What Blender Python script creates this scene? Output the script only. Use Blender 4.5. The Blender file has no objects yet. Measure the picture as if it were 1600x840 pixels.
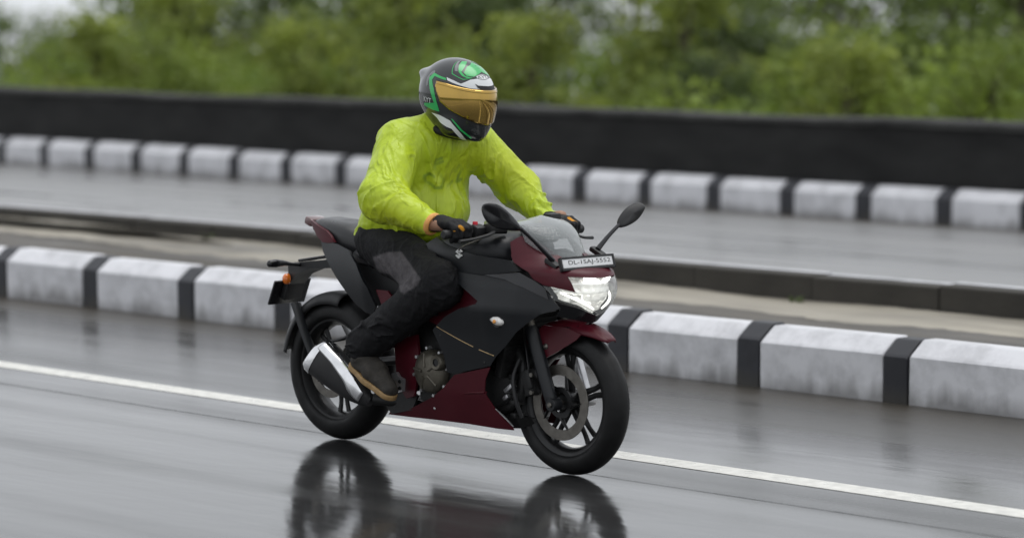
import bpy, bmesh, math, random
import numpy as np
from mathutils import Vector, Matrix, geometry

scene = bpy.context.scene
col = scene.collection
R = math.radians

# ------------------------------------------------------------------ camera
F_PX, CAM_H = 4670.0, 1.865
PITCH = math.atan(420.0 / F_PX)
cam_data = bpy.data.cameras.new('camera')
cam = bpy.data.objects.new('camera', cam_data); col.objects.link(cam)
cam.location = (0, 0, CAM_H)
cam.rotation_euler = (R(90) - PITCH, 0, R(45))
cam_data.sensor_width = 36.0
cam_data.lens = 36.0 * F_PX / 1600.0
cam_data.clip_end = 3000
cam_data.dof.use_dof = True
cam_data.dof.focus_distance = 12.1
cam_data.dof.aperture_fstop = 1.5
scene.camera = cam

# ------------------------------------------------------------------ sky, sun, exposure
world = bpy.data.worlds.new('World'); scene.world = world
world.use_nodes = True
wn, wl = world.node_tree.nodes, world.node_tree.links
wn.clear()
wo = wn.new('ShaderNodeOutputWorld'); bg = wn.new('ShaderNodeBackground')
sky = wn.new('ShaderNodeTexSky'); sky.sky_type = 'NISHITA'; sky.sun_disc = False
SUN_EL, SUN_AZ = R(76), R(20)
sky.sun_elevation = SUN_EL; sky.sun_rotation = SUN_AZ
sky.dust_density = 6.0; sky.air_density = 1.0
hs = wn.new('ShaderNodeHueSaturation'); hs.inputs['Saturation'].default_value = 0.25
mx = wn.new('ShaderNodeMix'); mx.data_type = 'RGBA'; mx.inputs[0].default_value = 0.8
mx.inputs[7].default_value = (8.0, 8.3, 8.7, 1)
wl.new(sky.outputs[0], hs.inputs['Color']); wl.new(hs.outputs[0], mx.inputs[6])
wl.new(mx.outputs[2], bg.inputs['Color']); bg.inputs['Strength'].default_value = 0.1
wl.new(bg.outputs[0], wo.inputs[0])

sun_d = bpy.data.lights.new('sun', 'SUN'); sun_d.energy = 0.8; sun_d.angle = R(40); sun_d.color = (1, .98, .95)
sun = bpy.data.objects.new('sun', sun_d); col.objects.link(sun)
sd = Vector((math.sin(SUN_AZ) * math.cos(SUN_EL), math.cos(SUN_AZ) * math.cos(SUN_EL), math.sin(SUN_EL)))
sun.rotation_euler = (-sd).to_track_quat('-Z', 'Y').to_euler(); sun.location = (0, 0, 30)

vs = scene.view_settings
vs.view_transform = 'Standard'; vs.look = 'None'; vs.gamma = 1; vs.use_curve_mapping = False; vs.exposure = 0.35
scene.cycles.max_bounces = 7; scene.cycles.transparent_max_bounces = 8
scene.cycles.use_denoising = True
rnd = random.Random(7)

# ------------------------------------------------------------------ pixel -> place helpers
S5 = math.sqrt(.5)
FW0 = np.array([-S5, S5, 0]); RT = np.array([S5, S5, 0]); UP0 = np.array([0, 0, 1.0])
FW = FW0 * math.cos(PITCH) - UP0 * math.sin(PITCH); UPV = UP0 * math.cos(PITCH) + FW0 * math.sin(PITCH)
X0, Y0 = -9.443, 8.425                      # rear tyre contact point: origin of the bike
ORG = np.array([X0, Y0, 0.0]); CAMP = np.array([0, 0, CAM_H]) - ORG
def ray(u, v): return FW + RT * (u - 800) / F_PX - UPV * (v - 420) / F_PX
def P(u, v, y):
    d = ray(u, v); t = (y - CAMP[1]) / d[1]
    p = CAMP + d * t
    return (float(p[0]), float(y), float(p[2]))
def project(p):
    q = np.asarray(p, float) - CAMP; w = q @ FW
    return 800 + F_PX * (q @ RT) / w, 420 - F_PX * (q @ UPV) / w

# ------------------------------------------------------------------ materials
def mat(name, color, rough=.5, metal=0.0, spec=.5, coat=0.0, noise=0.0, nscale=20., bump=0.0, bscale=60., rvar=0.0,
        emit=None, estr=0, sheen=0, attr=None, coat_rough=.1, trans=0.0, stretch=None):
    m = bpy.data.materials.new(name); m.use_nodes = True
    n, l = m.node_tree.nodes, m.node_tree.links
    b = n['Principled BSDF']
    b.inputs['Base Color'].default_value = (*color, 1)
    b.inputs['Roughness'].default_value = rough
    b.inputs['Metallic'].default_value = metal
    b.inputs['Specular IOR Level'].default_value = spec
    b.inputs['Coat Weight'].default_value = coat; b.inputs['Coat Roughness'].default_value = coat_rough
    b.inputs['Sheen Weight'].default_value = sheen
    if emit: b.inputs['Emission Color'].default_value = (*emit, 1); b.inputs['Emission Strength'].default_value = estr
    tc = n.new('ShaderNodeTexCoord'); src = tc.outputs['Object']
    if stretch:
        mp = n.new('ShaderNodeMapping'); mp.inputs['Scale'].default_value = stretch
        l.new(src, mp.inputs['Vector']); src = mp.outputs[0]
    base = None
    if attr:
        a = n.new('ShaderNodeAttribute'); a.attribute_name = attr; base = a.outputs['Color']
        l.new(base, b.inputs['Base Color'])
    if noise:
        t = n.new('ShaderNodeTexNoise'); t.inputs['Scale'].default_value = nscale; t.inputs['Detail'].default_value = 6
        l.new(src, t.inputs['Vector'])
        mr = n.new('ShaderNodeMapRange'); mr.inputs[1].default_value = .3; mr.inputs[2].default_value = .7
        mr.inputs[3].default_value = 1 - noise; mr.inputs[4].default_value = 1 + noise
        l.new(t.outputs[0], mr.inputs[0])
        vm = n.new('ShaderNodeVectorMath'); vm.operation = 'SCALE'
        if base: l.new(base, vm.inputs[0])
        else: vm.inputs[0].default_value = color
        l.new(mr.outputs[0], vm.inputs['Scale']); l.new(vm.outputs[0], b.inputs['Base Color'])
    if rvar:
        t2 = n.new('ShaderNodeTexNoise'); t2.inputs['Scale'].default_value = nscale * .6; t2.inputs['Detail'].default_value = 5
        l.new(src, t2.inputs['Vector'])
        m2 = n.new('ShaderNodeMapRange'); m2.inputs[1].default_value = .3; m2.inputs[2].default_value = .7
        m2.inputs[3].default_value = max(.02, rough - rvar); m2.inputs[4].default_value = min(1, rough + rvar)
        l.new(t2.outputs[0], m2.inputs[0]); l.new(m2.outputs[0], b.inputs['Roughness'])
    if bump:
        t3 = n.new('ShaderNodeTexNoise'); t3.inputs['Scale'].default_value = bscale; t3.inputs['Detail'].default_value = 8
        l.new(src, t3.inputs['Vector'])
        bp = n.new('ShaderNodeBump'); bp.inputs['Strength'].default_value = bump; bp.inputs['Distance'].default_value = .01
        l.new(t3.outputs[0], bp.inputs['Height']); l.new(bp.outputs[0], b.inputs['Normal'])
    if trans:
        out = n['Material Output']; tr = n.new('ShaderNodeBsdfTranslucent'); ms = n.new('ShaderNodeMixShader')
        ms.inputs[0].default_value = trans
        s = b.inputs['Base Color']
        if s.links: l.new(s.links[0].from_socket, tr.inputs[0])
        else: tr.inputs[0].default_value = (*color, 1)
        l.new(b.outputs[0], ms.inputs[1]); l.new(tr.outputs[0], ms.inputs[2]); l.new(ms.outputs[0], out.inputs[0])
    return m

M = {}
M['black_paint'] = mat('matte_black_paint', (.011, .012, .014), .40, spec=.32, coat=.05, coat_rough=.2, noise=.15, nscale=9, rvar=.06, bump=.03, bscale=300)
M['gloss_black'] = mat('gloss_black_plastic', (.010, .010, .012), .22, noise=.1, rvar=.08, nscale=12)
M['plastic'] = mat('black_plastic', (.016, .016, .017), .5, noise=.25, nscale=15, rvar=.12, bump=.05, bscale=200)
M['maroon'] = mat('maroon_paint', (.068, .005, .011), .40, spec=.25, coat=.10, coat_rough=.25, noise=.12, nscale=8, rvar=.06, bump=.02, bscale=300)
M['tyre'] = mat('tyre_rubber', (.006, .006, .0062), .55, spec=.3, noise=.3, nscale=25, rvar=.1, bump=.1, bscale=180)
M['rim'] = mat('rim_black', (.012, .012, .0125), .4, metal=.3, noise=.2, rvar=.1)
M['steel'] = mat('brushed_steel', (.16, .15, .135), .45, metal=.85, noise=.2, nscale=40, rvar=.1)
M['chrome'] = mat('satin_chrome', (.75, .75, .76), .16, metal=1, noise=.1, rvar=.06)
M['alu'] = mat('aluminium', (.52, .52, .53), .32, metal=.8, noise=.15)
M['engine'] = mat('engine_bronze', (.105, .095, .075), .42, metal=.55, noise=.25, nscale=30, bump=.1, bscale=120)
M['engine_dark'] = mat('engine_black', (.018, .018, .018), .5, metal=.3, noise=.3, bump=.1)
M['seat'] = mat('seat_vinyl', (.02, .02, .022), .36, noise=.2, nscale=20, bump=.15, bscale=220, rvar=.1)
M['gold_line'] = mat('gold_pinstripe', (.42, .29, .14), .35, metal=.3)
M['white_print'] = mat('white_print', (.75, .75, .75), .4)
M['white_paint'] = mat('white_helmet', (.7, .72, .72), .25, coat=.5)
M['green'] = mat('helmet_green', (.02, .42, .10), .25, coat=.6)
M['helmet_black'] = mat('helmet_black', (.014, .016, .017), .22, coat=.6, noise=.2, nscale=8)
M['helmet_grey'] = mat('helmet_grey', (.16, .165, .17), .3, coat=.4)
M['orange_lens'] = mat('orange_lens', (.75, .17, .01), .15, coat=.8)
M['clear_lens'] = mat('indicator_lens', (.75, .73, .70), .12, coat=1, noise=.2, nscale=120)
M['amber'] = mat('amber_bulb', (.8, .35, .08), .2)
M['red_button'] = mat('red_button', (.6, .02, .04), .4)
M['mirror_glass'] = mat('mirror_glass', (.8, .8, .82), .03, metal=1)
M['tail_lens'] = mat('tail_lens', (.12, .05, .05), .15, coat=1)
M['skin'] = mat('skin', (.35, .19, .12), .5)
M['visor'] = mat('gold_mirror_visor', (.42, .265, .055), .09, metal=.9, coat=.6, coat_rough=.03, noise=.18, nscale=9, stretch=(1, 1, .25))
M['trousers'] = mat('trouser_cloth', (.02, .02, .02), .8, spec=.25, attr='Col', noise=.25, nscale=30, bump=.25, bscale=90)
M['jacket'] = mat('rain_jacket', (.5, .7, .02), .38, attr='Col', noise=.07, nscale=14, bump=.10, bscale=45, trans=.2)
M['glove'] = mat('glove_fabric', (.010, .010, .011), .7, spec=.3, noise=.3, bump=.2, bscale=150)
M['glove_cloth'] = mat('glove_cloth', (.010, .010, .011), .7, spec=.3, attr='Col', noise=.3, bump=.2, bscale=150)
M['glove_orange'] = mat('glove_orange', (.72, .30, .02), .5, noise=.2, nscale=60)
M['cuff'] = mat('orange_cuff', (.75, .36, .10), .6, noise=.2, nscale=50)
M['boot'] = mat('boot_suede', (.030, .026, .021), .8, noise=.35, nscale=40, bump=.3, bscale=120)
M['sole'] = mat('tan_sole', (.30, .19, .08), .6, noise=.2, nscale=60)

def add_wrinkles(m, scales, strength):
    n, l = m.node_tree.nodes, m.node_tree.links; b = n['Principled BSDF']; prev = None
    if b.inputs['Normal'].links: prev = b.inputs['Normal'].links[0].from_socket
    tc = n.new('ShaderNodeTexCoord')
    for sc, dist, st in scales:
        mp = n.new('ShaderNodeMapping'); mp.inputs['Rotation'].default_value = (.5, .7, .3); mp.inputs['Scale'].default_value = (1, 1.1, .55)
        t = n.new('ShaderNodeTexNoise'); t.inputs['Scale'].default_value = sc; t.inputs['Detail'].default_value = 2.5; t.inputs['Distortion'].default_value = .9
        l.new(tc.outputs['Object'], mp.inputs[0]); l.new(mp.outputs[0], t.inputs[0])
        a = n.new('ShaderNodeMath'); a.operation = 'SUBTRACT'; a.inputs[1].default_value = .5; l.new(t.outputs[0], a.inputs[0])
        c = n.new('ShaderNodeMath'); c.operation = 'ABSOLUTE'; l.new(a.outputs[0], c.inputs[0])
        r_ = n.new('ShaderNodeMapRange'); r_.interpolation_type = 'SMOOTHSTEP'; r_.inputs[1].default_value = 0; r_.inputs[2].default_value = .11; r_.inputs[3].default_value = 1; r_.inputs[4].default_value = 0
        l.new(c.outputs[0], r_.inputs[0])
        bp = n.new('ShaderNodeBump'); bp.inputs['Strength'].default_value = st; bp.inputs['Distance'].default_value = dist; l.new(r_.outputs[0], bp.inputs['Height'])
        if prev is not None: l.new(prev, bp.inputs['Normal'])
        prev = bp.outputs[0]
    l.new(prev, b.inputs['Normal'])
def glassy(name, tint, diff, gloss_rough=.05, alpha=.6, noise=0.):
    m = bpy.data.materials.new(name); m.use_nodes = True
    n, l = m.node_tree.nodes, m.node_tree.links; n.clear()
    o = n.new('ShaderNodeOutputMaterial'); tr = n.new('ShaderNodeBsdfTransparent'); tr.inputs[0].default_value = (*tint, 1)
    df = n.new('ShaderNodeBsdfPrincipled'); df.inputs['Base Color'].default_value = (*diff, 1); df.inputs['Roughness'].default_value = gloss_rough
    fr = n.new('ShaderNodeLayerWeight'); fr.inputs[0].default_value = .35
    ad = n.new('ShaderNodeMath'); ad.operation = 'MULTIPLY_ADD'; ad.inputs[1].default_value = .7; ad.inputs[2].default_value = 1 - alpha; ad.use_clamp = True
    m1 = n.new('ShaderNodeMixShader')
    l.new(fr.outputs['Facing'], ad.inputs[0]); l.new(ad.outputs[0], m1.inputs[0])
    l.new(tr.outputs[0], m1.inputs[1]); l.new(df.outputs[0], m1.inputs[2]); l.new(m1.outputs[0], o.inputs[0])
    if noise:
        tc = n.new('ShaderNodeTexCoord'); t = n.new('ShaderNodeTexVoronoi'); t.inputs['Scale'].default_value = 110
        l.new(tc.outputs['Object'], t.inputs['Vector'])
        bp = n.new('ShaderNodeBump'); bp.inputs['Strength'].default_value = noise; bp.inputs['Distance'].default_value = .004
        l.new(t.outputs['Distance'], bp.inputs['Height']); l.new(bp.outputs[0], df.inputs['Normal'])
    return m
add_wrinkles(M['jacket'], ((5.5, .014, .46), (14, .0035, .38)), 1)
add_wrinkles(M['trousers'], ((5, .014, .38), (14, .003, .3)), 1)
M['screen'] = glassy('windscreen_plastic', (.92, .93, .93), (.42, .44, .44), .06, .80, .3)
M['lens'] = glassy('headlight_lens', (.97, .97, .97), (.55, .56, .55), .03, .94)

# lit reflector of the headlight: faceted, it gives off light
mh = bpy.data.materials.new('lit_reflector'); mh.use_nodes = True
n, l = mh.node_tree.nodes, mh.node_tree.links; b = n['Principled BSDF']
b.inputs['Base Color'].default_value = (.6, .6, .58, 1); b.inputs['Metallic'].default_value = .8; b.inputs['Roughness'].default_value = .2
tc = n.new('ShaderNodeTexCoord'); vo = n.new('ShaderNodeTexVoronoi'); vo.inputs['Scale'].default_value = 26
mp = n.new('ShaderNodeMapping'); mp.inputs['Scale'].default_value = (1, .5, 1.6); mp.inputs['Rotation'].default_value = (.5, 0, 0)
l.new(tc.outputs['Object'], mp.inputs[0]); l.new(mp.outputs[0], vo.inputs['Vector'])
rp = n.new('ShaderNodeValToRGB'); rp.color_ramp.elements[0].position = .1; rp.color_ramp.elements[0].color = (.30, .31, .28, 1)
rp.color_ramp.elements[1].position = .75; rp.color_ramp.elements[1].color = (1, 1, .93, 1)
l.new(vo.outputs['Color'], rp.inputs[0]); l.new(rp.outputs[0], b.inputs['Emission Color']); b.inputs['Emission Strength'].default_value = .62
M['reflector'] = mh
M['led'] = mat('led_strip', (.9, .9, .9), .4, emit=(1, 1, .94), estr=2.2)

# ------------------------------------------------------------------ mesh helpers
def link(o, parent=None):
    col.objects.link(o)
    if parent: o.parent = parent
    return o
def mesh_obj(name, verts, faces, m=None, parent=None, smooth=True, sharp=40):
    me = bpy.data.meshes.new(name)
    me.from_pydata([tuple(map(float, v)) for v in verts], [], [tuple(map(int, f)) for f in faces]); me.update()
    if m is not None: me.materials.append(M[m] if isinstance(m, str) else m)
    if smooth:
        me.polygons.foreach_set('use_smooth', [True] * len(me.polygons))
        if sharp: me.set_sharp_from_angle(angle=R(sharp))
    o = bpy.data.objects.new(name, me)
    return link(o, parent)
def tag(o, label=None, cat=None, group=None, kind=None):
    if label: o['label'] = label
    if cat: o['category'] = cat
    if group: o['group'] = group
    if kind: o['kind'] = kind
    return o
def empty(name, loc):
    o = bpy.data.objects.new(name, None); o.empty_display_size = .2; o.location = loc
    return link(o)
class MB:
    """collects pieces of ONE part"""
    def __init__(s): s.v = []; s.f = []
    def add(s, v, f):
        k = len(s.v); s.v += [tuple(p) for p in v]; s.f += [tuple(i + k for i in q) for q in f]; return s
    def build(s, name, m, parent=None, smooth=True, sharp=40): return mesh_obj(name, s.v, s.f, m, parent, smooth, sharp)
    def box(s, c, size, rot=None, bev=.0, taper=1.0):
        bm = bmesh.new(); bmesh.ops.create_cube(bm, size=1)
        for v in bm.verts:
            k = taper if v.co.z > 0 else 1
            v.co = Vector((v.co.x * size[0] * k, v.co.y * size[1] * k, v.co.z * size[2]))
        if bev: bmesh.ops.bevel(bm, geom=bm.edges[:], offset=bev, segments=2, affect='EDGES', profile=.6)
        if rot is not None: bmesh.ops.rotate(bm, verts=bm.verts, cent=(0, 0, 0), matrix=rot)
        bmesh.ops.translate(bm, verts=bm.verts, vec=c)
        bm.verts.index_update()
        s.add([v.co[:] for v in bm.verts], [[v.index for v in f.verts] for f in bm.faces]); bm.free(); return s
    def tube(s, pts, rad, seg=12, sub=6, squash=1.0):
        pts = [Vector(p) for p in pts]
        if np.isscalar(rad): rad = [rad] * len(pts)
        path, rr = [], []
        n_ = len(pts)
        for i in range(n_ - 1):
            p0 = pts[max(i - 1, 0)]; p1 = pts[i]; p2 = pts[i + 1]; p3 = pts[min(i + 2, n_ - 1)]
            for k in range(sub):
                t = k / sub
                path.append(.5 * ((2 * p1) + (p2 - p0) * t + (2 * p0 - 5 * p1 + 4 * p2 - p3) * t * t + (3 * p1 - p0 - 3 * p2 + p3) * t ** 3))
                rr.append(rad[i] + (rad[i + 1] - rad[i]) * t)
        path.append(pts[-1]); rr.append(rad[-1])
        d0 = (path[1] - path[0]).normalized()
        ref = Vector((0, 0, 1)) if abs(d0.z) < .9 else Vector((1, 0, 0))
        nrm = d0.cross(ref).normalized()
        v, f = [], []
        for i, p in enumerate(path):
            d = (path[min(i + 1, len(path) - 1)] - path[max(i - 1, 0)]).normalized()
            nrm = (nrm - d * nrm.dot(d)).normalized(); bi = d.cross(nrm)
            for k in range(seg):
                a = 2 * math.pi * k / seg
                v.append(p + nrm * math.cos(a) * rr[i] + bi * math.sin(a) * rr[i] * squash)
        for i in range(len(path) - 1):
            for k in range(seg):
                f.append((i * seg + k, i * seg + (k + 1) % seg, (i + 1) * seg + (k + 1) % seg, (i + 1) * seg + k))
        f.append(tuple(range(seg - 1, -1, -1))); f.append(tuple((len(path) - 1) * seg + k for k in range(seg)))
        return s.add(v, f)
    def lathe(s, prof, c, axis=(0, 1, 0), seg=48, close=False):
        """prof: list of (radius, along)"""
        ax = Vector(axis).normalized(); ref = Vector((0, 0, 1)) if abs(ax.z) < .9 else Vector((1, 0, 0))
        e1 = ax.cross(ref).normalized(); e2 = ax.cross(e1); c = Vector(c); v, f = [], []; n_ = len(prof)
        for k in range(seg):
            a = 2 * math.pi * k / seg; d = e1 * math.cos(a) + e2 * math.sin(a)
            for r_, h in prof: v.append(c + d * r_ + ax * h)
        for k in range(seg):
            k2 = (k + 1) % seg
            for i in range(n_ if close else n_ - 1):
                j = (i + 1) % n_
                f.append((k * n_ + i, k * n_ + j, k2 * n_ + j, k2 * n_ + i))
        return s.add(v, f)
    def prism(s, poly, y0, y1):
        """poly of (x,z), extruded along y"""
        n_ = len(poly)
        v = [(p[0], y0, p[1]) for p in poly] + [(p[0], y1, p[1]) for p in poly]
        f = [tuple(range(n_)), tuple(range(2 * n_ - 1, n_ - 1, -1))]
        for i in range(n_): j = (i + 1) % n_; f.append((i, i + n_, j + n_, j))
        return s.add(v, f)
    def loft(s, rings, cap=True):
        n_ = len(rings[0]); v = [p for r_ in rings for p in r_]; f = []
        for i in range(len(rings) - 1):
            for k in range(n_): f.append((i * n_ + k, i * n_ + (k + 1) % n_, (i + 1) * n_ + (k + 1) % n_, (i + 1) * n_ + k))
        if cap: f.append(tuple(range(n_ - 1, -1, -1))); f.append(tuple((len(rings) - 1) * n_ + k for k in range(n_)))
        return s.add(v, f)
    def mirror(s):
        k = len(s.v); s.v += [(p[0], -p[1], p[2]) for p in s.v[:k]]; s.f += [tuple(i + k for i in reversed(q)) for q in s.f[:]]; return s
def mirrored(v, f): return [(p[0], -p[1], p[2]) for p in v], [tuple(reversed(q)) for q in f]

def densify(poly, step):
    out = []
    for i, p in enumerate(poly):
        q = poly[(i + 1) % len(poly)]; d = math.dist(p, q); k = max(1, int(round(d / step)))
        out += [(p[0] + (q[0] - p[0]) * t / k, p[1] + (q[1] - p[1]) * t / k) for t in range(k)]
    return out
def smooth_poly(poly, keep=()):
    return poly
def inside(poly, x, y):
    c = False; j = len(poly) - 1
    for i in range(len(poly)):
        if (poly[i][1] > y) != (poly[j][1] > y) and x < (poly[j][0] - poly[i][0]) * (y - poly[i][1]) / (poly[j][1] - poly[i][1]) + poly[i][0]: c = not c
        j = i
    return c
def cdt(poly, step):
    """triangulate a 2D polygon with inner points"""
    b_ = densify(poly, step); xs = [p[0] for p in b_]; ys = [p[1] for p in b_]
    pts = [Vector(p) for p in b_]; n_ = len(pts)
    y = min(ys) + step * .5; r_ = 0
    while y < max(ys):
        x = min(xs) + step * (.5 if r_ % 2 else .25)
        while x < max(xs):
            if inside(b_, x, y) and min((x - p[0]) ** 2 + (y - p[1]) ** 2 for p in b_) > (step * .45) ** 2: pts.append(Vector((x, y)))
            x += step
        y += step; r_ += 1
    res = geometry.delaunay_2d_cdt(pts, [], [list(range(n_))], 1, 1e-6)
    return [tuple(p) for p in res[0]], [tuple(f) for f in res[2]]
def panel(name, poly, lift, m, parent, step=.02, thick=.004, mirror=False, out=+1):
    v2, f = cdt(poly, step)
    v = [lift(*p) for p in v2]
    objs = []
    for s_ in ((1, -1) if mirror else (1,)):
        vv = v if s_ == 1 else [(p[0], -p[1], p[2]) for p in v]
        ff = f if s_ == 1 else [tuple(reversed(q)) for q in f]
        o = mesh_obj(name, vv, ff, m, parent, True, None)
        if thick:
            md = o.modifiers.new('thickness', 'SOLIDIFY'); md.thickness = thick; md.offset = out
            es = o.modifiers.new('edges', 'EDGE_SPLIT'); es.split_angle = R(50)
        objs.append(o)
    return objs[0] if not mirror else objs

# ------------------------------------------------------------------ implicit bodies (surface nets)
def surface_nets(D, lo, h):
    lo = np.asarray(lo, float); S = D < 0
    nx, ny, nz = D.shape
    acc = np.zeros((nx - 1, ny - 1, nz - 1, 3)); cnt = np.zeros((nx - 1, ny - 1, nz - 1))
    cor = [(i, j, k) for i in (0, 1) for j in (0, 1) for k in (0, 1)]
    sl = lambda o: tuple(slice(o[a], D.shape[a] - 1 + o[a]) for a in range(3))
    for a in cor:
        for ax in range(3):
            if a[ax]: continue
            b_ = list(a); b_[ax] = 1; b_ = tuple(b_)
            da, db = D[sl(a)], D[sl(b_)]; cr = (da < 0) != (db < 0)
            t = np.where(cr, da / np.where(cr, da - db, 1), 0)
            for c in range(3): acc[..., c] += np.where(cr, a[c] + (t if c == ax else 0), 0)
            cnt += cr
    act = cnt > 0; idx = -np.ones(act.shape, int); idx[act] = np.arange(act.sum())
    cell = np.argwhere(act); V = lo + h * (cell + acc[act] / cnt[act][:, None])
    faces = []
    for ax in range(3):
        o1, o2 = (ax + 1) % 3, (ax + 2) % 3
        s0 = [slice(None)] * 3; s1 = [slice(None)] * 3
        s0[ax] = slice(0, -1); s1[ax] = slice(1, None)
        for o in (o1, o2): s0[o] = slice(1, -1); s1[o] = slice(1, -1)
        A, B = S[tuple(s0)], S[tuple(s1)]; cr = np.argwhere(A != B)
        if not len(cr): continue
        fl = A[tuple(cr.T)]
        e = cr.copy(); e[:, o1] += 1; e[:, o2] += 1
        def g(d1, d2):
            q = e.copy(); q[:, o1] += d1; q[:, o2] += d2; return idx[tuple(q.T)]
        q = np.stack([g(-1, -1), g(0, -1), g(0, 0), g(-1, 0)], 1)
        q[~fl] = q[~fl][:, ::-1]; faces.append(q)
    return V, np.concatenate(faces)
def sdf_mesh(fn, lo, hi, h, disp=None):
    ax = [np.arange(lo[i], hi[i] + h, h) for i in range(3)]
    X, Y, Z = np.meshgrid(*ax, indexing='ij')
    D = fn(X, Y, Z)
    if disp:
        k = np.abs(D) < .035; D[k] -= disp(X[k], Y[k], Z[k])
    return surface_nets(D, lo, h)
def fast_mesh(name, V, Fq, m, parent):
    me = bpy.data.meshes.new(name); nf = len(Fq)
    me.vertices.add(len(V)); me.vertices.foreach_set('co', np.asarray(V, np.float32).ravel())
    me.loops.add(nf * 4); me.loops.foreach_set('vertex_index', np.asarray(Fq, np.int32).ravel())
    me.polygons.add(nf); me.polygons.foreach_set('loop_start', np.arange(0, nf * 4, 4, dtype=np.int32))
    me.update(calc_edges=True); me.validate()
    me.polygons.foreach_set('use_smooth', [True] * len(me.polygons))
    me.materials.append(M[m] if isinstance(m, str) else m)
    return link(bpy.data.objects.new(name, me), parent)
def paint(o, cols):
    a = o.data.color_attributes.new('Col', 'FLOAT_COLOR', 'POINT')
    c = np.ones((len(o.data.vertices), 4), np.float32); c[:, :3] = cols; a.data.foreach_set('color', c.ravel())
def rc(X, Y, Z, a, b_, r1, r2):
    a = np.array(a, float); d = np.array(b_, float) - a; L2 = d @ d
    px, py, pz = X - a[0], Y - a[1], Z - a[2]
    t = np.clip((px * d[0] + py * d[1] + pz * d[2]) / L2, 0, 1)
    return np.sqrt((px - d[0] * t) ** 2 + (py - d[1] * t) ** 2 + (pz - d[2] * t) ** 2) - (r1 + (r2 - r1) * t), t
def ell(X, Y, Z, c, r):
    px, py, pz = X - c[0], Y - c[1], Z - c[2]
    k0 = np.sqrt((px / r[0]) ** 2 + (py / r[1]) ** 2 + (pz / r[2]) ** 2)
    k1 = np.sqrt((px / r[0] ** 2) ** 2 + (py / r[1] ** 2) ** 2 + (pz / r[2] ** 2) ** 2) + 1e-9
    return k0 * (k0 - 1) / k1
def smin(a, b_, k):
    h = np.clip(.5 + .5 * (b_ - a) / k, 0, 1); return b_ + (a - b_) * h - k * h * (1 - h)
def smax(a, b_, k): return -smin(-a, -b_, k)
def snoise(X, Y, Z, seed, freq, n_=7):
    rs = np.random.RandomState(seed); o = 0
    for _ in range(n_):
        d = rs.normal(size=3); d /= np.linalg.norm(d); f = freq * rs.uniform(.6, 1.6)
        o = o + np.sin((X * d[0] + Y * d[1] + Z * d[2]) * f * 6.283 + rs.uniform(0, 6.283))
    return o / math.sqrt(n_)
def text_mesh(s):
    c = bpy.data.curves.new('txt', 'FONT'); c.body = s; c.size = 1; c.resolution_u = 3; c.align_x = 'CENTER'; c.align_y = 'CENTER'
    o = bpy.data.objects.new('txt', c); col.objects.link(o)
    dg = bpy.context.evaluated_depsgraph_get(); me = bpy.data.meshes.new_from_object(o.evaluated_get(dg))
    v = [tuple(p.co) for p in me.vertices]; f = [tuple(p.vertices) for p in me.polygons]
    bpy.data.objects.remove(o); bpy.data.meshes.remove(me)
    return v, f

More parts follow.
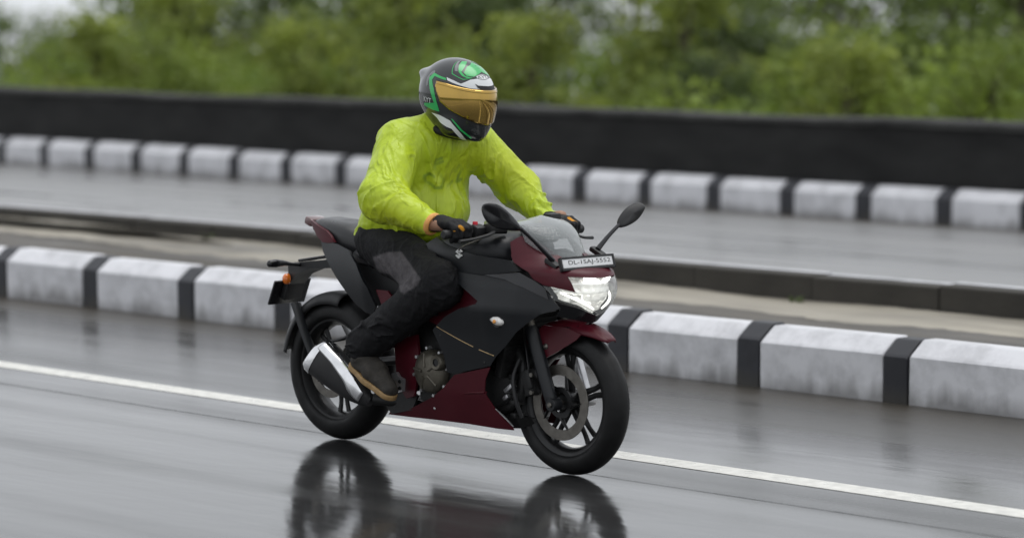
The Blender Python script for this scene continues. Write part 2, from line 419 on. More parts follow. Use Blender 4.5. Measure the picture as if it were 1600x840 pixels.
# ================================================================== THE SETTING
def road_material(name, dirt_y, dirt_w, seed, rough, pale):
    m = bpy.data.materials.new(name); m.use_nodes = True
    n, l = m.node_tree.nodes, m.node_tree.links; b = n['Principled BSDF']
    tc = n.new('ShaderNodeTexCoord')
    def noise(scale, stretch, detail=6, off=0.):
        mp = n.new('ShaderNodeMapping'); mp.inputs['Scale'].default_value = stretch; mp.inputs['Location'].default_value = (seed + off, seed * 2 + off, 0)
        t = n.new('ShaderNodeTexNoise'); t.inputs['Scale'].default_value = scale; t.inputs['Detail'].default_value = detail; t.inputs['Roughness'].default_value = .6
        l.new(tc.outputs['Object'], mp.inputs[0]); l.new(mp.outputs[0], t.inputs[0]); return t.outputs[0]
    def rng(s, a, b_, c, d):
        r_ = n.new('ShaderNodeMapRange'); r_.inputs[1].default_value = a; r_.inputs[2].default_value = b_; r_.inputs[3].default_value = c; r_.inputs[4].default_value = d
        l.new(s, r_.inputs[0]); return r_.outputs[0]
    def mth(op, a, b_):
        q = n.new('ShaderNodeMath'); q.operation = op
        for i, s in enumerate((a, b_)):
            if isinstance(s, (int, float)): q.inputs[i].default_value = s
            else: l.new(s, q.inputs[i])
        return q.outputs[0]
    streak = noise(1.0, (.10, 2.4, 1)); fine = noise(160, (1, 1, 1), 3); patch = noise(.55, (.35, 1.3, 1), 5, 3.)
    sx = n.new('ShaderNodeSeparateXYZ'); l.new(tc.outputs['Object'], sx.inputs[0])
    dist = mth('ABSOLUTE', mth('SUBTRACT', sx.outputs[1], dirt_y), 0)
    dirt = mth('MULTIPLY', rng(dist, 0, dirt_w, 1, 0), rng(patch, .3, .7, .5, 1.2))
    # roughness: thin film of water in the tracks, coarser stone showing through elsewhere and in the gutter
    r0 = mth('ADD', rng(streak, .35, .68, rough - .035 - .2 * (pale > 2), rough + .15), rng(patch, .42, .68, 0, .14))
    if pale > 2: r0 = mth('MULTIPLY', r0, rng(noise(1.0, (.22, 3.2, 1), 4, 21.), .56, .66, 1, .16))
    l.new(mth('ADD', r0, mth('MULTIPLY', dirt, .28)), b.inputs['Roughness'])
    cr = n.new('ShaderNodeValToRGB'); e = cr.color_ramp.elements
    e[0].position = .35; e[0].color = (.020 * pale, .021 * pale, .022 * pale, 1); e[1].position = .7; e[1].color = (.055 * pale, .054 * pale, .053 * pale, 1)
    l.new(fine, cr.inputs[0])
    mxc = n.new('ShaderNodeMix'); mxc.data_type = 'RGBA'; mxc.inputs[7].default_value = (.045, .038, .028, 1)
    l.new(dirt, mxc.inputs[0]); l.new(cr.outputs[0], mxc.inputs[6]); l.new(mxc.outputs[2], b.inputs['Base Color'])
    b.inputs['Specular IOR Level'].default_value = .7
    wave = noise(3.0, (.5, 1.6, 1), 3, 7.)
    b1 = n.new('ShaderNodeBump'); b1.inputs['Strength'].default_value = .10; b1.inputs['Distance'].default_value = .02
    l.new(wave, b1.inputs['Height'])
    b2 = n.new('ShaderNodeBump'); b2.inputs['Distance'].default_value = .003
    l.new(rng(dirt, 0, 1, .03, .5), b2.inputs['Strength'])
    l.new(fine, b2.inputs['Height']); l.new(b1.outputs[0], b2.inputs['Normal']); l.new(b2.outputs[0], b.inputs['Normal'])
    return m
def sheet(name, x0, x1, y0, y1, z, m, parent=None):
    return mesh_obj(name, [(x0, y0, z), (x1, y0, z), (x1, y1, z), (x0, y1, z)], [(0, 1, 2, 3)], m, parent, False)

M['grass_soil'] = mat('marsh_ground', (.055, .075, .025), .9, noise=.4, nscale=.6, bump=.4, bscale=3)
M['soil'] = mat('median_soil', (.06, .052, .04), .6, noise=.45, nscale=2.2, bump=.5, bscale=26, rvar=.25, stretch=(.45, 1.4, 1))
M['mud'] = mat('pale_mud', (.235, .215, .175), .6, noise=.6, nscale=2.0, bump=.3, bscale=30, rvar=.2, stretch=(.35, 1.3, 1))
M['kerb_back'] = mat('bare_kerb_concrete', (.042, .038, .031), .85, noise=.4, nscale=3.5, bump=.4, bscale=40, stretch=(.5, 1, 1))
M['wall'] = mat('blackened_concrete', (.009, .009, .0085), .9, noise=.65, nscale=3.2, bump=.9, bscale=14, stretch=(.6, 1, 1.6))
M['coping'] = mat('wall_coping', (.030, .030, .028), .85, noise=.6, nscale=3, bump=.6, bscale=25)
M['line_paint'] = mat('road_line_paint', (.66, .65, .60), .35, noise=.16, nscale=18, rvar=.12, bump=.2, bscale=90)
M['seam'] = mat('tar_seam', (.03, .03, .03), .3, noise=.3, rvar=.15)

def kerb_paint(name, c, wear):
    m = bpy.data.materials.new(name); m.use_nodes = True
    n, l = m.node_tree.nodes, m.node_tree.links; b = n['Principled BSDF']
    tc = n.new('ShaderNodeTexCoord'); oi = n.new('ShaderNodeObjectInfo')
    ad = n.new('ShaderNodeVectorMath'); ad.operation = 'ADD'
    sc = n.new('ShaderNodeVectorMath'); sc.operation = 'SCALE'; sc.inputs[0].default_value = (37, 11, 5)
    l.new(oi.outputs['Random'], sc.inputs['Scale']); l.new(tc.outputs['Object'], ad.inputs[0]); l.new(sc.outputs[0], ad.inputs[1])
    t = n.new('ShaderNodeTexNoise'); t.inputs['Scale'].default_value = 5; t.inputs['Detail'].default_value = 9; t.inputs['Roughness'].default_value = .65
    l.new(ad.outputs[0], t.inputs[0])
    t2 = n.new('ShaderNodeTexNoise'); t2.inputs['Scale'].default_value = 2.2; t2.inputs['Detail'].default_value = 4
    mp = n.new('ShaderNodeMapping'); mp.inputs['Scale'].default_value = (3.5, 1, .5); l.new(ad.outputs[0], mp.inputs[0]); l.new(mp.outputs[0], t2.inputs[0])
    # splash dirt creeping up from the road
    sx = n.new('ShaderNodeSeparateXYZ'); l.new(tc.outputs['Object'], sx.inputs[0])
    q = n.new('ShaderNodeMath'); q.operation = 'MULTIPLY_ADD'; q.inputs[1].default_value = .22; q.inputs[2].default_value = -.065
    l.new(t2.outputs[0], q.inputs[0])
    d = n.new('ShaderNodeMath'); d.operation = 'SUBTRACT'; l.new(q.outputs[0], d.inputs[0]); l.new(sx.outputs[2], d.inputs[1])
    rg = n.new('ShaderNodeMapRange'); rg.inputs[1].default_value = -.05; rg.inputs[2].default_value = .04; rg.inputs[3].default_value = 0; rg.inputs[4].default_value = .6
    l.new(d.outputs[0], rg.inputs[0])
    cr = n.new('ShaderNodeValToRGB'); e = cr.color_ramp.elements
    e[0].position = .30; e[0].color = (*[k * wear * (.85 if wear < 1 else 1) for k in c], 1); e[1].position = .56; e[1].color = (*c, 1)
    l.new(t.outputs[0], cr.inputs[0])
    m1 = n.new('ShaderNodeMix'); m1.data_type = 'RGBA'; m1.inputs[7].default_value = (.05, .045, .035, 1)
    l.new(rg.outputs[0], m1.inputs[0]); l.new(cr.outputs[0], m1.inputs[6]); l.new(m1.outputs[2], b.inputs['Base Color'])
    b.inputs['Roughness'].default_value = .5
    bp = n.new('ShaderNodeBump'); bp.inputs['Strength'].default_value = .35; bp.inputs['Distance'].default_value = .01
    l.new(t.outputs[0], bp.inputs['Height']); l.new(bp.outputs[0], b.inputs['Normal'])
    return m
M['kerb_white'] = kerb_paint('kerb_white_paint', (.66, .66, .685), .78)
M['kerb_black'] = kerb_paint('kerb_black_paint', (.018, .019, .024), 1.6)

# --- ground: one sheet, embankment falling to the marsh behind the wall
ys = [-900, -60, -12, -8, 20.75, 21.6, 24.5, 27, 60, 1200]; zs = [-3, -3, -1.5, -.06, -.06, -.5, -2.4, -3, -3, -3]
xs_ = [-1500, -60, -30, 0, 30, 1500]
v = [(x, y, z) for y, z in zip(ys, zs) for x in xs_]
f = [(j * 6 + i, j * 6 + i + 1, (j + 1) * 6 + i + 1, (j + 1) * 6 + i) for j in range(len(ys) - 1) for i in range(5)]
tag(mesh_obj('ground', v, f, 'grass_soil', None, True, None), kind='structure')
wat = mat('estuary_water', (.09, .10, .10), .12, spec=.6, noise=.2, nscale=.05, bump=.15, bscale=.6)
tag(sheet('water', -1500, 1500, 52, 1190, -2.95, wat), kind='structure')

XA, XB = -64.0, 16.0
near = tag(sheet('near_road', XA, XB, -7.5, 11.02, 0, road_material('wet_asphalt_near', 11.0, 1.5, 3., .06, 1.0)), kind='structure')
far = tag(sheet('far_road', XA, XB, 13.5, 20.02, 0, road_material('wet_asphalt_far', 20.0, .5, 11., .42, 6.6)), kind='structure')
sheet('lane_line', XA, XB, 8.865, 9.01, .0015, 'line_paint', near)
sheet('lane_line', XA, XB, 2.0, 2.145, .0015, 'line_paint', near)
sheet('edge_line', XA, XB, 13.95, 14.07, .004, 'line_paint', far)
def wavy_strip(name, y, w, z, m, parent, seed, x0=-30, x1=2):
    rs = random.Random(seed); v, f = [], []; x = x0; a = 0
    while x <= x1:
        a += rs.uniform(-.004, .004); a *= .97
        k = rs.uniform(.7, 1.3); v += [(x, y + a - w * k / 2, z), (x, y + a + w * k / 2, z)]; x += .25
    f = [(2 * i, 2 * i + 2, 2 * i + 3, 2 * i + 1) for i in range(len(v) // 2 - 1)]
    return mesh_obj(name, v, f, m, parent, False)
wavy_strip('tar_seam', 8.50, .008, .0012, 'seam', near, 1)

# --- kerbs: a piece of the setting each, built from painted stones
def kerb_profile(side):
    """(y, z) from the road face over the chamfer; side=+1: the face looks to -y"""
    pr = [(0, -.05), (0, .225), (.012, .237), (.092, .294), (.105, .30), (.19, .30), (.20, .29), (.20, -.05)]
    return [(p[0] * side, p[1]) for p in pr]
def kerb_mesh(name, length, side, m):
    pr = kerb_profile(side); n_ = len(pr); e = .006
    rings = []
    for x, ins in ((-length / 2, e), (-length / 2 + e, 0), (length / 2 - e, 0), (length / 2, e)):
        cy = .1 * side; rings.append([(x, cy + (p[0] - cy) * (1 - ins * 4), p[1] - (ins if p[1] > 0 else 0)) for p in pr])
    mb = MB().loft(rings)
    if side < 0: mb.f = [tuple(reversed(q)) for q in mb.f]
    me = bpy.data.meshes.new(name); me.from_pydata(mb.v, [], mb.f); me.update(); me.materials.append(m)
    bm = bmesh.new(); bm.from_mesh(me); bmesh.ops.recalc_face_normals(bm, faces=bm.faces); bm.to_mesh(me); bm.free()
    return me
def kerb_line(name, y, side, joints, black, seed):
    """joints: x of the black bands, uneven as the stones were laid; every stone is a piece of its own"""
    root = empty(name, (0, y, 0)); tag(root, kind='structure')
    L0 = .76; mw = kerb_mesh('kerb_stone', L0, side, M['kerb_white']); mk = kerb_mesh('kerb_stone', black - .008, side, M['kerb_black'])
    rs = random.Random(seed)
    for xa, xb in zip(joints[:-1], joints[1:]):
        for xc, me, sc in ((xa, mk, 1), ((xa + xb) / 2, mw, (xb - xa - black - .008) / L0)):
            o = bpy.data.objects.new('kerb_stone', me); link(o, root); o.scale.x = sc
            o.location = (xc, rs.uniform(-.008, .008), rs.uniform(-.008, .005)); o.rotation_euler = (rs.uniform(-.012, .012), rs.uniform(-.006, .006), rs.uniform(-.007, .007))
    return root
jn = [-15.571 - .91 * k for k in range(20, 0, -1)] + [-15.571, -14.64, -13.711] + [-13.711 + .867 * k for k in range(1, 6)] + [-8.479 + .90 * k for k in range(12)]
kerb_line('median_kerb_near', 11.0, 1, jn, .145, 1)
kerb_line('verge_kerb', 20.0, 1, [-17.468 + (.830 if k < 0 else .842) * k for k in range(-35, 19)], .165, 2)

# far side of the median: the stones' road face is painted and turned away, their backs are bare concrete
bk = empty('median_kerb_far', (0, 0, 0)); tag(bk, kind='structure')
pr = [(13.28, .0), (13.282, .282), (13.288, .290), (13.47, .294), (13.55, .23), (13.56, -.05)]
mb = MB().loft([[(x, p[0], p[1]) for p in pr] for x in (-.446, .446)]); mb.f = [tuple(reversed(q)) for q in mb.f]
proto = mb.build('kerb_stone', 'kerb_back', None, True, 25); me_b = proto.data; bpy.data.objects.remove(proto)
proto = MB().box((0, 13.44, .2955), (.884, .055, .006), bev=.002).build('painted_top', 'kerb_white', None); me_t = proto.data; bpy.data.objects.remove(proto)
rs = random.Random(5)
for k in range(64):
    o = link(bpy.data.objects.new('kerb_stone', me_b), bk); o.location = (-50 + k * .9, rs.uniform(-.007, .007), rs.uniform(-.006, .004)); o.rotation_euler = (0, rs.uniform(-.005, .005), 0)
    t = link(bpy.data.objects.new('painted_top', me_t), o)

# median fill: soil with a pale mud strip and a puddle
def strip_terrain(name, y0, y1, zf, m, nx=400, ny=14, x0=-45, x1=5, parent=None, edge=0):
    rs = np.random.RandomState(9); v, f = [], []
    for i in range(nx + 1):
        x = x0 + (x1 - x0) * i / nx
        e0 = edge * (math.sin(x * 1.3) + math.sin(x * 3.1 + 1) * .6 + math.sin(x * 7.7) * .3); e1 = edge * (math.sin(x * 1.1 + 2) + math.sin(x * 2.7) * .6 + math.sin(x * 8.3) * .3)
        for j in range(ny + 1):
            y = y0 + e0 + (y1 + e1 - y0 - e0) * j / ny
            v.append((x, y, zf(x, y) + rs.uniform(-.004, .004)))
    f = [(i * (ny + 1) + j, (i + 1) * (ny + 1) + j, (i + 1) * (ny + 1) + j + 1, i * (ny + 1) + j + 1) for i in range(nx) for j in range(ny)]
    return mesh_obj(name, v, f, m, parent, True, None)
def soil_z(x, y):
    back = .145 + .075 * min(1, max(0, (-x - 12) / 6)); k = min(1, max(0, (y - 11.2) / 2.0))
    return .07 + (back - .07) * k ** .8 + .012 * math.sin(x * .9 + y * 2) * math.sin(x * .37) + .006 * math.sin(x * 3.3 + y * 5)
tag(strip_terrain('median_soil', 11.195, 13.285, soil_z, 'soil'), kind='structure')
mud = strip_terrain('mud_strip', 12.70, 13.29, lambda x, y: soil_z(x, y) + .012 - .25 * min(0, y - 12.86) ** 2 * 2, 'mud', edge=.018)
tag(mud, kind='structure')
pv = []
for k in range(40):
    a = 2 * math.pi * k / 40; r_ = 1 + .12 * math.sin(3 * a) + .08 * math.sin(5 * a + 1)
    pv.append((-17.9 + 1.9 * r_ * math.cos(a), 13.05 + .17 * r_ * math.sin(a), .232))
pud = mat('puddle_water', (.06, .055, .045), .04, spec=.7, noise=.2)
tag(mesh_obj('puddle', pv, [tuple(range(40))], pud, None, False), kind='structure')

# low weeds in the median
def tuft_mesh(seed, n_=20, hgt=.055):
    rs = random.Random(seed); v, f = [], []
    for _ in range(n_):
        a = rs.uniform(0, 6.28); r_ = rs.uniform(0, .05); h = hgt * rs.uniform(.4, 1); w = .005
        bx, by = r_ * math.cos(a), r_ * math.sin(a); tx, ty = bx + math.cos(a) * h * .6, by + math.sin(a) * h * .6
        k = len(v); v += [(bx - w, by, 0), (bx + w, by, 0), ((bx + tx) / 2 + w, (by + ty) / 2, h * .7), ((bx + tx) / 2 - w, (by + ty) / 2, h * .7), (tx, ty, h)]
        f += [(k, k + 1, k + 2, k + 3), (k + 3, k + 2, k + 4)]
    return v, f
M['weed'] = mat('weed_green', (.07, .10, .025), .7, noise=.4, nscale=8)
for x, y in ((-10.9, 13.2), (-16.2, 13.2)):
    v, f = tuft_mesh(int(-x * 100))
    o = mesh_obj('weed', v, f, 'weed', None, False); o.location = (x, y, soil_z(x, y))
    tag(o, 'small green weed tuft growing in the median soil against the far kerb', 'weed', 'weeds in the median')

# --- parapet wall: rough blackened concrete with a greyer coping
rs = np.random.RandomState(3); nx, nz = 640, 8; v, f = [], []
xw = np.linspace(XA, XB, nx + 1)
lump = lambda x, z, s: .5 * math.sin(x * 5.1 + s + 2 * z) * math.sin(x * 1.7 + z * 9) + .5 * math.sin(x * 11.3 + z * 17 + s)
for i, x in enumerate(xw):
    for j in range(nz + 1):
        z = .0 + (.80) * j / nz
        v.append((x, 20.235 + .012 * lump(x, z, 0) + rs.uniform(-.006, .006), z))
    v.append((x, 20.50, .80)); v.append((x, 20.52, -.06))
w_ = nz + 3
f = [(i * w_ + j, (i + 1) * w_ + j, (i + 1) * w_ + j + 1, i * w_ + j + 1) for i in range(nx) for j in range(w_ - 1)]
wall = mesh_obj('parapet_wall', v, f, 'wall', None, True, 60)
tag(wall, 'long low blackened concrete parapet wall behind the far striped kerb', 'wall')
mb = MB(); rings = []
for i in range(0, nx + 1, 2):
    x = xw[i]; a = .006 * lump(x, 0, 2); zt = .855 + .010 * math.sin(x * .8) + .006 * math.sin(x * 2.3)
    rings.append([(x, 20.205 + a, .79), (x, 20.20 + a, zt - .02), (x, 20.23 + a, zt), (x, 20.51 - a, zt + .004), (x, 20.535 - a, zt - .02), (x, 20.53, .79)])
mb.loft(rings); mb.f = [tuple(reversed(q)) for q in mb.f]; mb.build('coping', 'coping', wall, True, 30)

# --- trees and bushes of the marsh behind the wall
def leaf_mat(name, c):
    m = mat(name, c, .55, attr='Col', noise=.25, nscale=1.3, trans=.5); return m
M['leaf'] = leaf_mat('leaves', (.08, .12, .03))
M['bark'] = mat('bark', (.085, .07, .055), .85, noise=.4, nscale=14, bump=.6, bscale=40)
def tree_meshes(seed, h, rx, clumps, leaves, leaf, c0, c1, low=.25, gap=.0):
    """trunk with limbs + a crown of leaf clumps; origin at the foot"""
    rs = np.random.RandomState(seed); mb = MB(); cents = []
    top = h * .8
    mb.tube([(0, 0, -.2), (rs.uniform(-.1, .1), rs.uniform(-.1, .1), h * .35), (rs.uniform(-.25, .25), rs.uniform(-.25, .25), top)], [.035 * h / 2.2, .028 * h / 2.2, .008 * h / 2.2], 7, 4)
    for k in range(clumps):
        t = low + (1 - low) * rs.uniform(0, 1) ** .85
        a = rs.uniform(0, 6.283); prof = math.sin(min(1, (t - low) / (1 - low) * .8 + .2) * math.pi) ** .6
        r_ = rx * prof * math.sqrt(rs.uniform(.15, 1)) + .05
        c = np.array([r_ * math.cos(a), r_ * math.sin(a), h * t * rs.uniform(.93, 1.07)]); cents.append((c, rs.uniform(.6, 1.25)))
        if k % 2 == 0:
            zb = max(h * .15, c[2] - r_ * rs.uniform(.6, 1.1)); mb.tube([(0, 0, min(zb, top)), (c[0] * .5, c[1] * .5, (zb + c[2]) / 2 + .05), tuple(c)], [.012 * h / 2.2, .008 * h / 2.2, .003], 5, 3)
    cr = rx * .34 * (1 - gap)
    N = clumps * leaves; idx = np.repeat(np.arange(clumps), leaves)
    C = np.array([c for c, _ in cents])[idx]; S = np.array([s for _, s in cents])[idx][:, None]
    d = rs.normal(size=(N, 3)); d /= np.linalg.norm(d, axis=1)[:, None]
    pos = C + d * (rs.uniform(0, 1, (N, 1)) ** .45) * cr * S * np.array([1.1, 1.1, .8])
    nrm = d * .6 + rs.normal(size=(N, 3)) * .7 + np.array([0, 0, .5]); nrm /= np.linalg.norm(nrm, axis=1)[:, None]
    t1 = np.cross(nrm, rs.normal(size=(N, 3))); t1 /= np.linalg.norm(t1, axis=1)[:, None]; t2 = np.cross(nrm, t1)
    L = leaf * rs.uniform(.6, 1.3, (N, 1)); W = L * rs.uniform(.35, .55, (N, 1))
    V = np.stack([pos - t1 * L / 2, pos + t2 * W / 2 - nrm * L * .06, pos + t1 * L / 2, pos - t2 * W / 2 - nrm * L * .06], 1).reshape(-1, 3)
    Fq = np.arange(N * 4).reshape(-1, 4)
    k = rs.uniform(0, 1, clumps)[idx] * .7 + rs.uniform(0, .3, N)
    colr = np.array(c0) * (1 - k[:, None]) + np.array(c1) * k[:, None]
    return mb, V, Fq, np.repeat(colr, 4, 0)
protos = {}
def tree(kind, loc, rz, sc, label, group):
    if kind not in protos:
        mb, V, Fq, cc = tree_meshes(*KINDS[kind])
        tr = mb.build('trunk', 'bark'); cw = fast_mesh('crown', V, Fq, 'leaf', None)
        for p in cw.data.polygons: p.use_smooth = False
        paint(cw, cc); protos[kind] = (tr.data, cw.data)
        bpy.data.objects.remove(tr); bpy.data.objects.remove(cw)
    nm = {'b': 'marsh_bush', 't': 'marsh_tree', 's': 'slender_tree', 'd': 'dark_tree'}[kind[0]]
    o = empty(nm, loc); o.rotation_euler.z = rz; o.scale = (sc, sc, sc * rnd.uniform(.95, 1.05))
    for part, me in zip(('trunk', 'crown'), protos[kind]): link(bpy.data.objects.new(part, me), o)
    tag(o, label, {'b': 'bush'}.get(kind[0], 'tree'), group); return o
GA, GB = (.13, .18, .045), (.25, .33, .08)
KINDS = {
 'b0': (11, 3.9, 1.35, 60, 75, .15, (.16, .21, .042), (.30, .39, .07), .12),
 'b1': (12, 3.6, 1.5, 60, 75, .14, (.14, .20, .042), (.27, .37, .07), .12),
 'b2': (13, 4.2, 1.2, 55, 75, .15, (.17, .21, .045), (.33, .39, .075), .12),
 't0': (21, 5.6, 1.7, 70, 70, .16, GA, GB, .3),
 't1': (22, 6.0, 1.5, 60, 70, .16, (.12, .165, .05), (.23, .31, .08), .3),
 's0': (31, 7.2, 1.5, 42, 60, .15, (.11, .14, .055), (.20, .25, .085), .35, .25),
 's1': (32, 7.8, 1.8, 46, 60, .15, (.115, .15, .055), (.21, .27, .085), .35, .25),
 'd0': (41, 5.4, 1.3, 60, 75, .14, (.06, .09, .03), (.14, .19, .055), .25),
}
GZ = -3.0
def lean(): return rnd.uniform(0, 6.28)
# first row: leafy bushes, tops just over the wall
x = -46.0; i = 0
while x < -8:
    y = 25.6 + rnd.uniform(-.4, .8)
    tree(('b0', 'b1', 'b2')[i % 3], (x, y, GZ + .15), lean(), rnd.uniform(.90, 1.04), 'bright green leafy bush rising just behind the black parapet wall', 'bushes behind the parapet wall')
    x += rnd.uniform(1.35, 1.75); i += 1
x = -50.0
while x < -9:
    tree(('b1', 'b2', 'b0')[i % 3], (x, 28.6 + rnd.uniform(-.6, .6), GZ), lean(), rnd.uniform(1.0, 1.18), 'taller light green bush in the second row behind the parapet wall', 'second row of bushes')
    x += rnd.uniform(1.5, 2.1); i += 1
# rounded trees
def at_px(u, Y):          # x of the place at lateral distance Y seen at picture column u
    d = ray(u, 60); return d[0] / d[1] * Y
for u, Y, k, s in ((-60, 33, 't0', .86), (15, 34, 't1', .76), (85, 35, 't0', .76), (140, 34, 't1', .74), (215, 33, 't0', 1.04), (275, 36, 't1', .86), (330, 33, 't0', .95), (395, 32.5, 'd0', 1.10), (460, 34, 't1', .84),
                   (540, 33, 't0', 1.08), (600, 35, 't1', 1.0), (650, 33, 't0', 1.06), (860, 35, 't0', .93), (1130, 34, 't0', .98), (1330, 33, 't1', .93), (1480, 34, 't0', 1.02), (1600, 33, 't0', 1.02), (1690, 35, 't1', 1.0), (1800, 34, 't0', 1.0), (1930, 33, 't1', .98), (2080, 35, 't0', 1.0), (2260, 34, 't1', 1.0), (-170, 34, 't1', .85), (-290, 33, 't0', 1.0)):
    dark = k[0] == 'd'
    tree(k, (at_px(u, Y), Y, GZ), lean(), s, 'dark green dense tree among the paler trees behind the wall' if dark else 'rounded mid green tree standing behind the bushes', 'dark trees' if dark else 'rounded trees behind the bushes')
for u, Y, k, s in ((735, 36, 's1', 1.0), (800, 38, 's0', 1.0), (700, 37, 's0', 1.05), (985, 37, 's1', 1.0), (1085, 39, 's0', 1.0), (1150, 38, 's1', 1.0), (1290, 39, 's0', 1.02), (1400, 38, 's1', .95), (1530, 37, 's0', 1.1), (1590, 39, 's1', 1.0), (1660, 38, 's0', 1.0), (1780, 38, 's1', 1.0), (1980, 38, 's0', 1.0), (2180, 38, 's1', .95)):
    tree(k, (at_px(u, Y), Y, GZ), lean(), s, 'tall slender tree with thin see-through crown behind the rounded trees', 'slender trees behind')
for u, Y, k, s in ((720, 30.5, 'd0', .98), (1110, 27.2, 'd0', .78), (1140, 30.5, 'd0', .93), (760, 31.5, 'd0', 1.0), (1040, 31.5, 'd0', .78), (1250, 31, 'd0', .85)):
    tree(k, (at_px(u, Y), Y, GZ), lean(), s, 'dark green dense tree among the paler trees behind the wall', 'dark trees')
# ================================================================== THE MOTORCYCLE (bike axes: x forward, y left, z up; origin under the rear axle)
bike = empty('motorcycle', (X0, Y0, 0))
tag(bike, 'maroon and matte black faired sports motorcycle with lit headlight on the wet road', 'motorcycle')
WB = 1.35; RF, RR = .293, .306

def wheel(name, xc, rad, half, rimr, hub, seed):
    root = bpy.data.objects.new(name, None); root.empty_display_size = .1; root.location = (xc, 0, rad); link(root, bike)
    # tyre: round crown with two shallow grooves
    pr = []
    for k in range(25):
        a = -1.9 + 3.8 * k / 24; g = .0025 if k in (9, 15) else 0
        pr.append((rad - half + (half * .98 - g) * math.cos(a) * (1.0 if math.cos(a) > 0 else .75) , half * math.sin(a)))
    pr += [(rimr - .004, half * .68), (rimr - .004, -half * .68)]
    MB().lathe(pr, (0, 0, 0), seg=72, close=True).build('tyre', 'tyre', root, True, 50)
    w = half * .74
    rp = [(rimr + .006, w), (rimr + .008, w - .008), (rimr - .004, w - .014), (rimr - .016, w * .5), (rimr - .020, 0), (rimr - .016, -w * .5), (rimr - .004, -w + .014), (rimr + .008, -w + .008), (rimr + .006, -w),
          (rimr - .012, -w + .002), (rimr - .028, -w * .5), (rimr - .033, 0), (rimr - .028, w * .5), (rimr - .012, w - .002)]
    MB().lathe(rp, (0, 0, 0), seg=72, close=True).build('rim', 'rim', root, True, 45)
    MB().lathe([(0, hub), (.028, hub), (.03, hub - .005), (.042, hub * .7), (.044, -hub * .7), (.03, -hub + .005), (.028, -hub), (0, -hub)], (0, 0, 0), seg=32).build('hub', 'rim', root, True, 40)
    for k in range(5):
        a0 = 2 * math.pi * k / 5 + seed
        mb = MB()
        for s_ in (-1, 1):
            pts = []
            for r_, off in ((.036, .25), (.085, .16), (.14, .10), (rimr - .022, .13)):
                a = a0 + s_ * off; pts.append((r_ * math.cos(a), s_ * .004, r_ * math.sin(a)))
            mb.tube(pts, [.011, .009, .0075, .009], 8, 4, 1.5)
        mb.build('spoke', 'rim', root)
    return root
fw = wheel('front_wheel', WB, RF, .055, .2159, .05, .35)
rw = wheel('rear_wheel', 0, RR, .070, .2159, .06, 1.0)
def disc(parent, y, ro, ri, hub_r, n_, name='brake_disc'):
    mb = MB().lathe([(ri, -.0025), (ro - .001, -.0025), (ro, -.001), (ro, .001), (ro - .001, .0025), (ri, .0025)], (0, y, 0), seg=72, close=True)
    o = mb.build(name, 'steel', parent, True, 30)
    m2 = MB()
    for k in range(n_):
        a = 2 * math.pi * k / n_
        m2.tube([(hub_r * math.cos(a - .25), y, hub_r * math.sin(a - .25)), ((ri + .004) * math.cos(a + .05), y, (ri + .004) * math.sin(a + .05))], [.012, .007], 8, 2, .4)
    m2.lathe([(hub_r - .02, -.004), (hub_r, -.004), (hub_r, .004), (hub_r - .02, .004)], (0, y, 0), seg=40, close=True)
    m2.build('disc_carrier', 'rim', parent, True, 40)
disc(fw, -.062, .150, .108, .062, 5)
disc(rw, -.075, .120, .085, .06, 5)
MB().lathe([(.03, -.004), (.105, -.004), (.112, 0), (.105, .004), (.03, .004)], (0, .085, 0), seg=60, close=True).build('sprocket', 'steel', rw)

# fork: axle, lower legs with axle clamps, upper tubes, triple clamps
rake = math.atan2(.106, .265); fd = Vector((-math.sin(rake), 0, math.cos(rake)))
ax = Vector((WB - .012, 0, RF))
for s_ in (-1, 1):
    y = s_ * .098; b0 = ax + Vector((0, y, 0))
    mb = MB().tube([b0 + fd * -.028, b0 + fd * .02, b0 + fd * .06, b0 + fd * .20, b0 + fd * .30, b0 + fd * .305], [.016, .026, .027, .0285, .0285, .024], 20, 3)
    mb.lathe([(0, -.024), (.024, -.024), (.026, -.02), (.026, .02), (0, .02)], b0 + Vector((.012, 0, -.004)), seg=24)
    leg = mb.build('fork_leg', 'black_paint' if s_ < 0 else 'alu', bike, True, 40)
    MB().tube([b0 + fd * .30, b0 + fd * .66], .0205, 16, 2).build('fork_tube', 'steel', leg)
    MB().tube([b0 + fd * .298, b0 + fd * .315], [.027, .024], 16, 2).build('dust_seal', 'plastic', leg)
    MB().lathe([(0, -.006), (.009, -.006), (.011, -.003), (.011, .004), (0, .004)], b0 + Vector((.012, s_ * .026, -.004)), seg=6).build('axle_bolt', 'steel', leg, True, 20)
MB().tube([ax + Vector((.012, -.1, 0)), ax + Vector((.012, .1, 0))], .009, 12, 2).build('front_axle', 'steel', bike)
for k, z in ((.50, .018), (.63, .014)):
    c = ax + fd * k; MB().box(c, (.055, .25, z * 2), Matrix.Rotation(-rake, 3, 'Y'), .008).build('triple_clamp', 'engine_dark', bike)
# front caliper behind the near leg
c = Vector(P(829, 597, -.088))
mb = MB().box(c, (.052, .045, .105), Matrix.Rotation(R(-18), 3, 'Y'), .012)
mb.box(c + Vector((.012, -.02, .012)), (.030, .018, .07), Matrix.Rotation(R(-18), 3, 'Y'), .006)
cal = mb.build('brake_caliper', 'engine_dark', bike)
for dz in (-.035, .035): MB().lathe([(0, -.006), (.009, -.006), (.009, .004), (0, .004)], c + Vector((.03, -.024, dz)), seg=8).build('caliper_bolt', 'steel', cal, True, 20)
MB().tube([c + Vector((0, -.01, .05)), P(822, 545, -.09), P(815, 500, -.07), P(800, 430, -.05)], .004, 8, 5).build('brake_hose', 'plastic', bike)

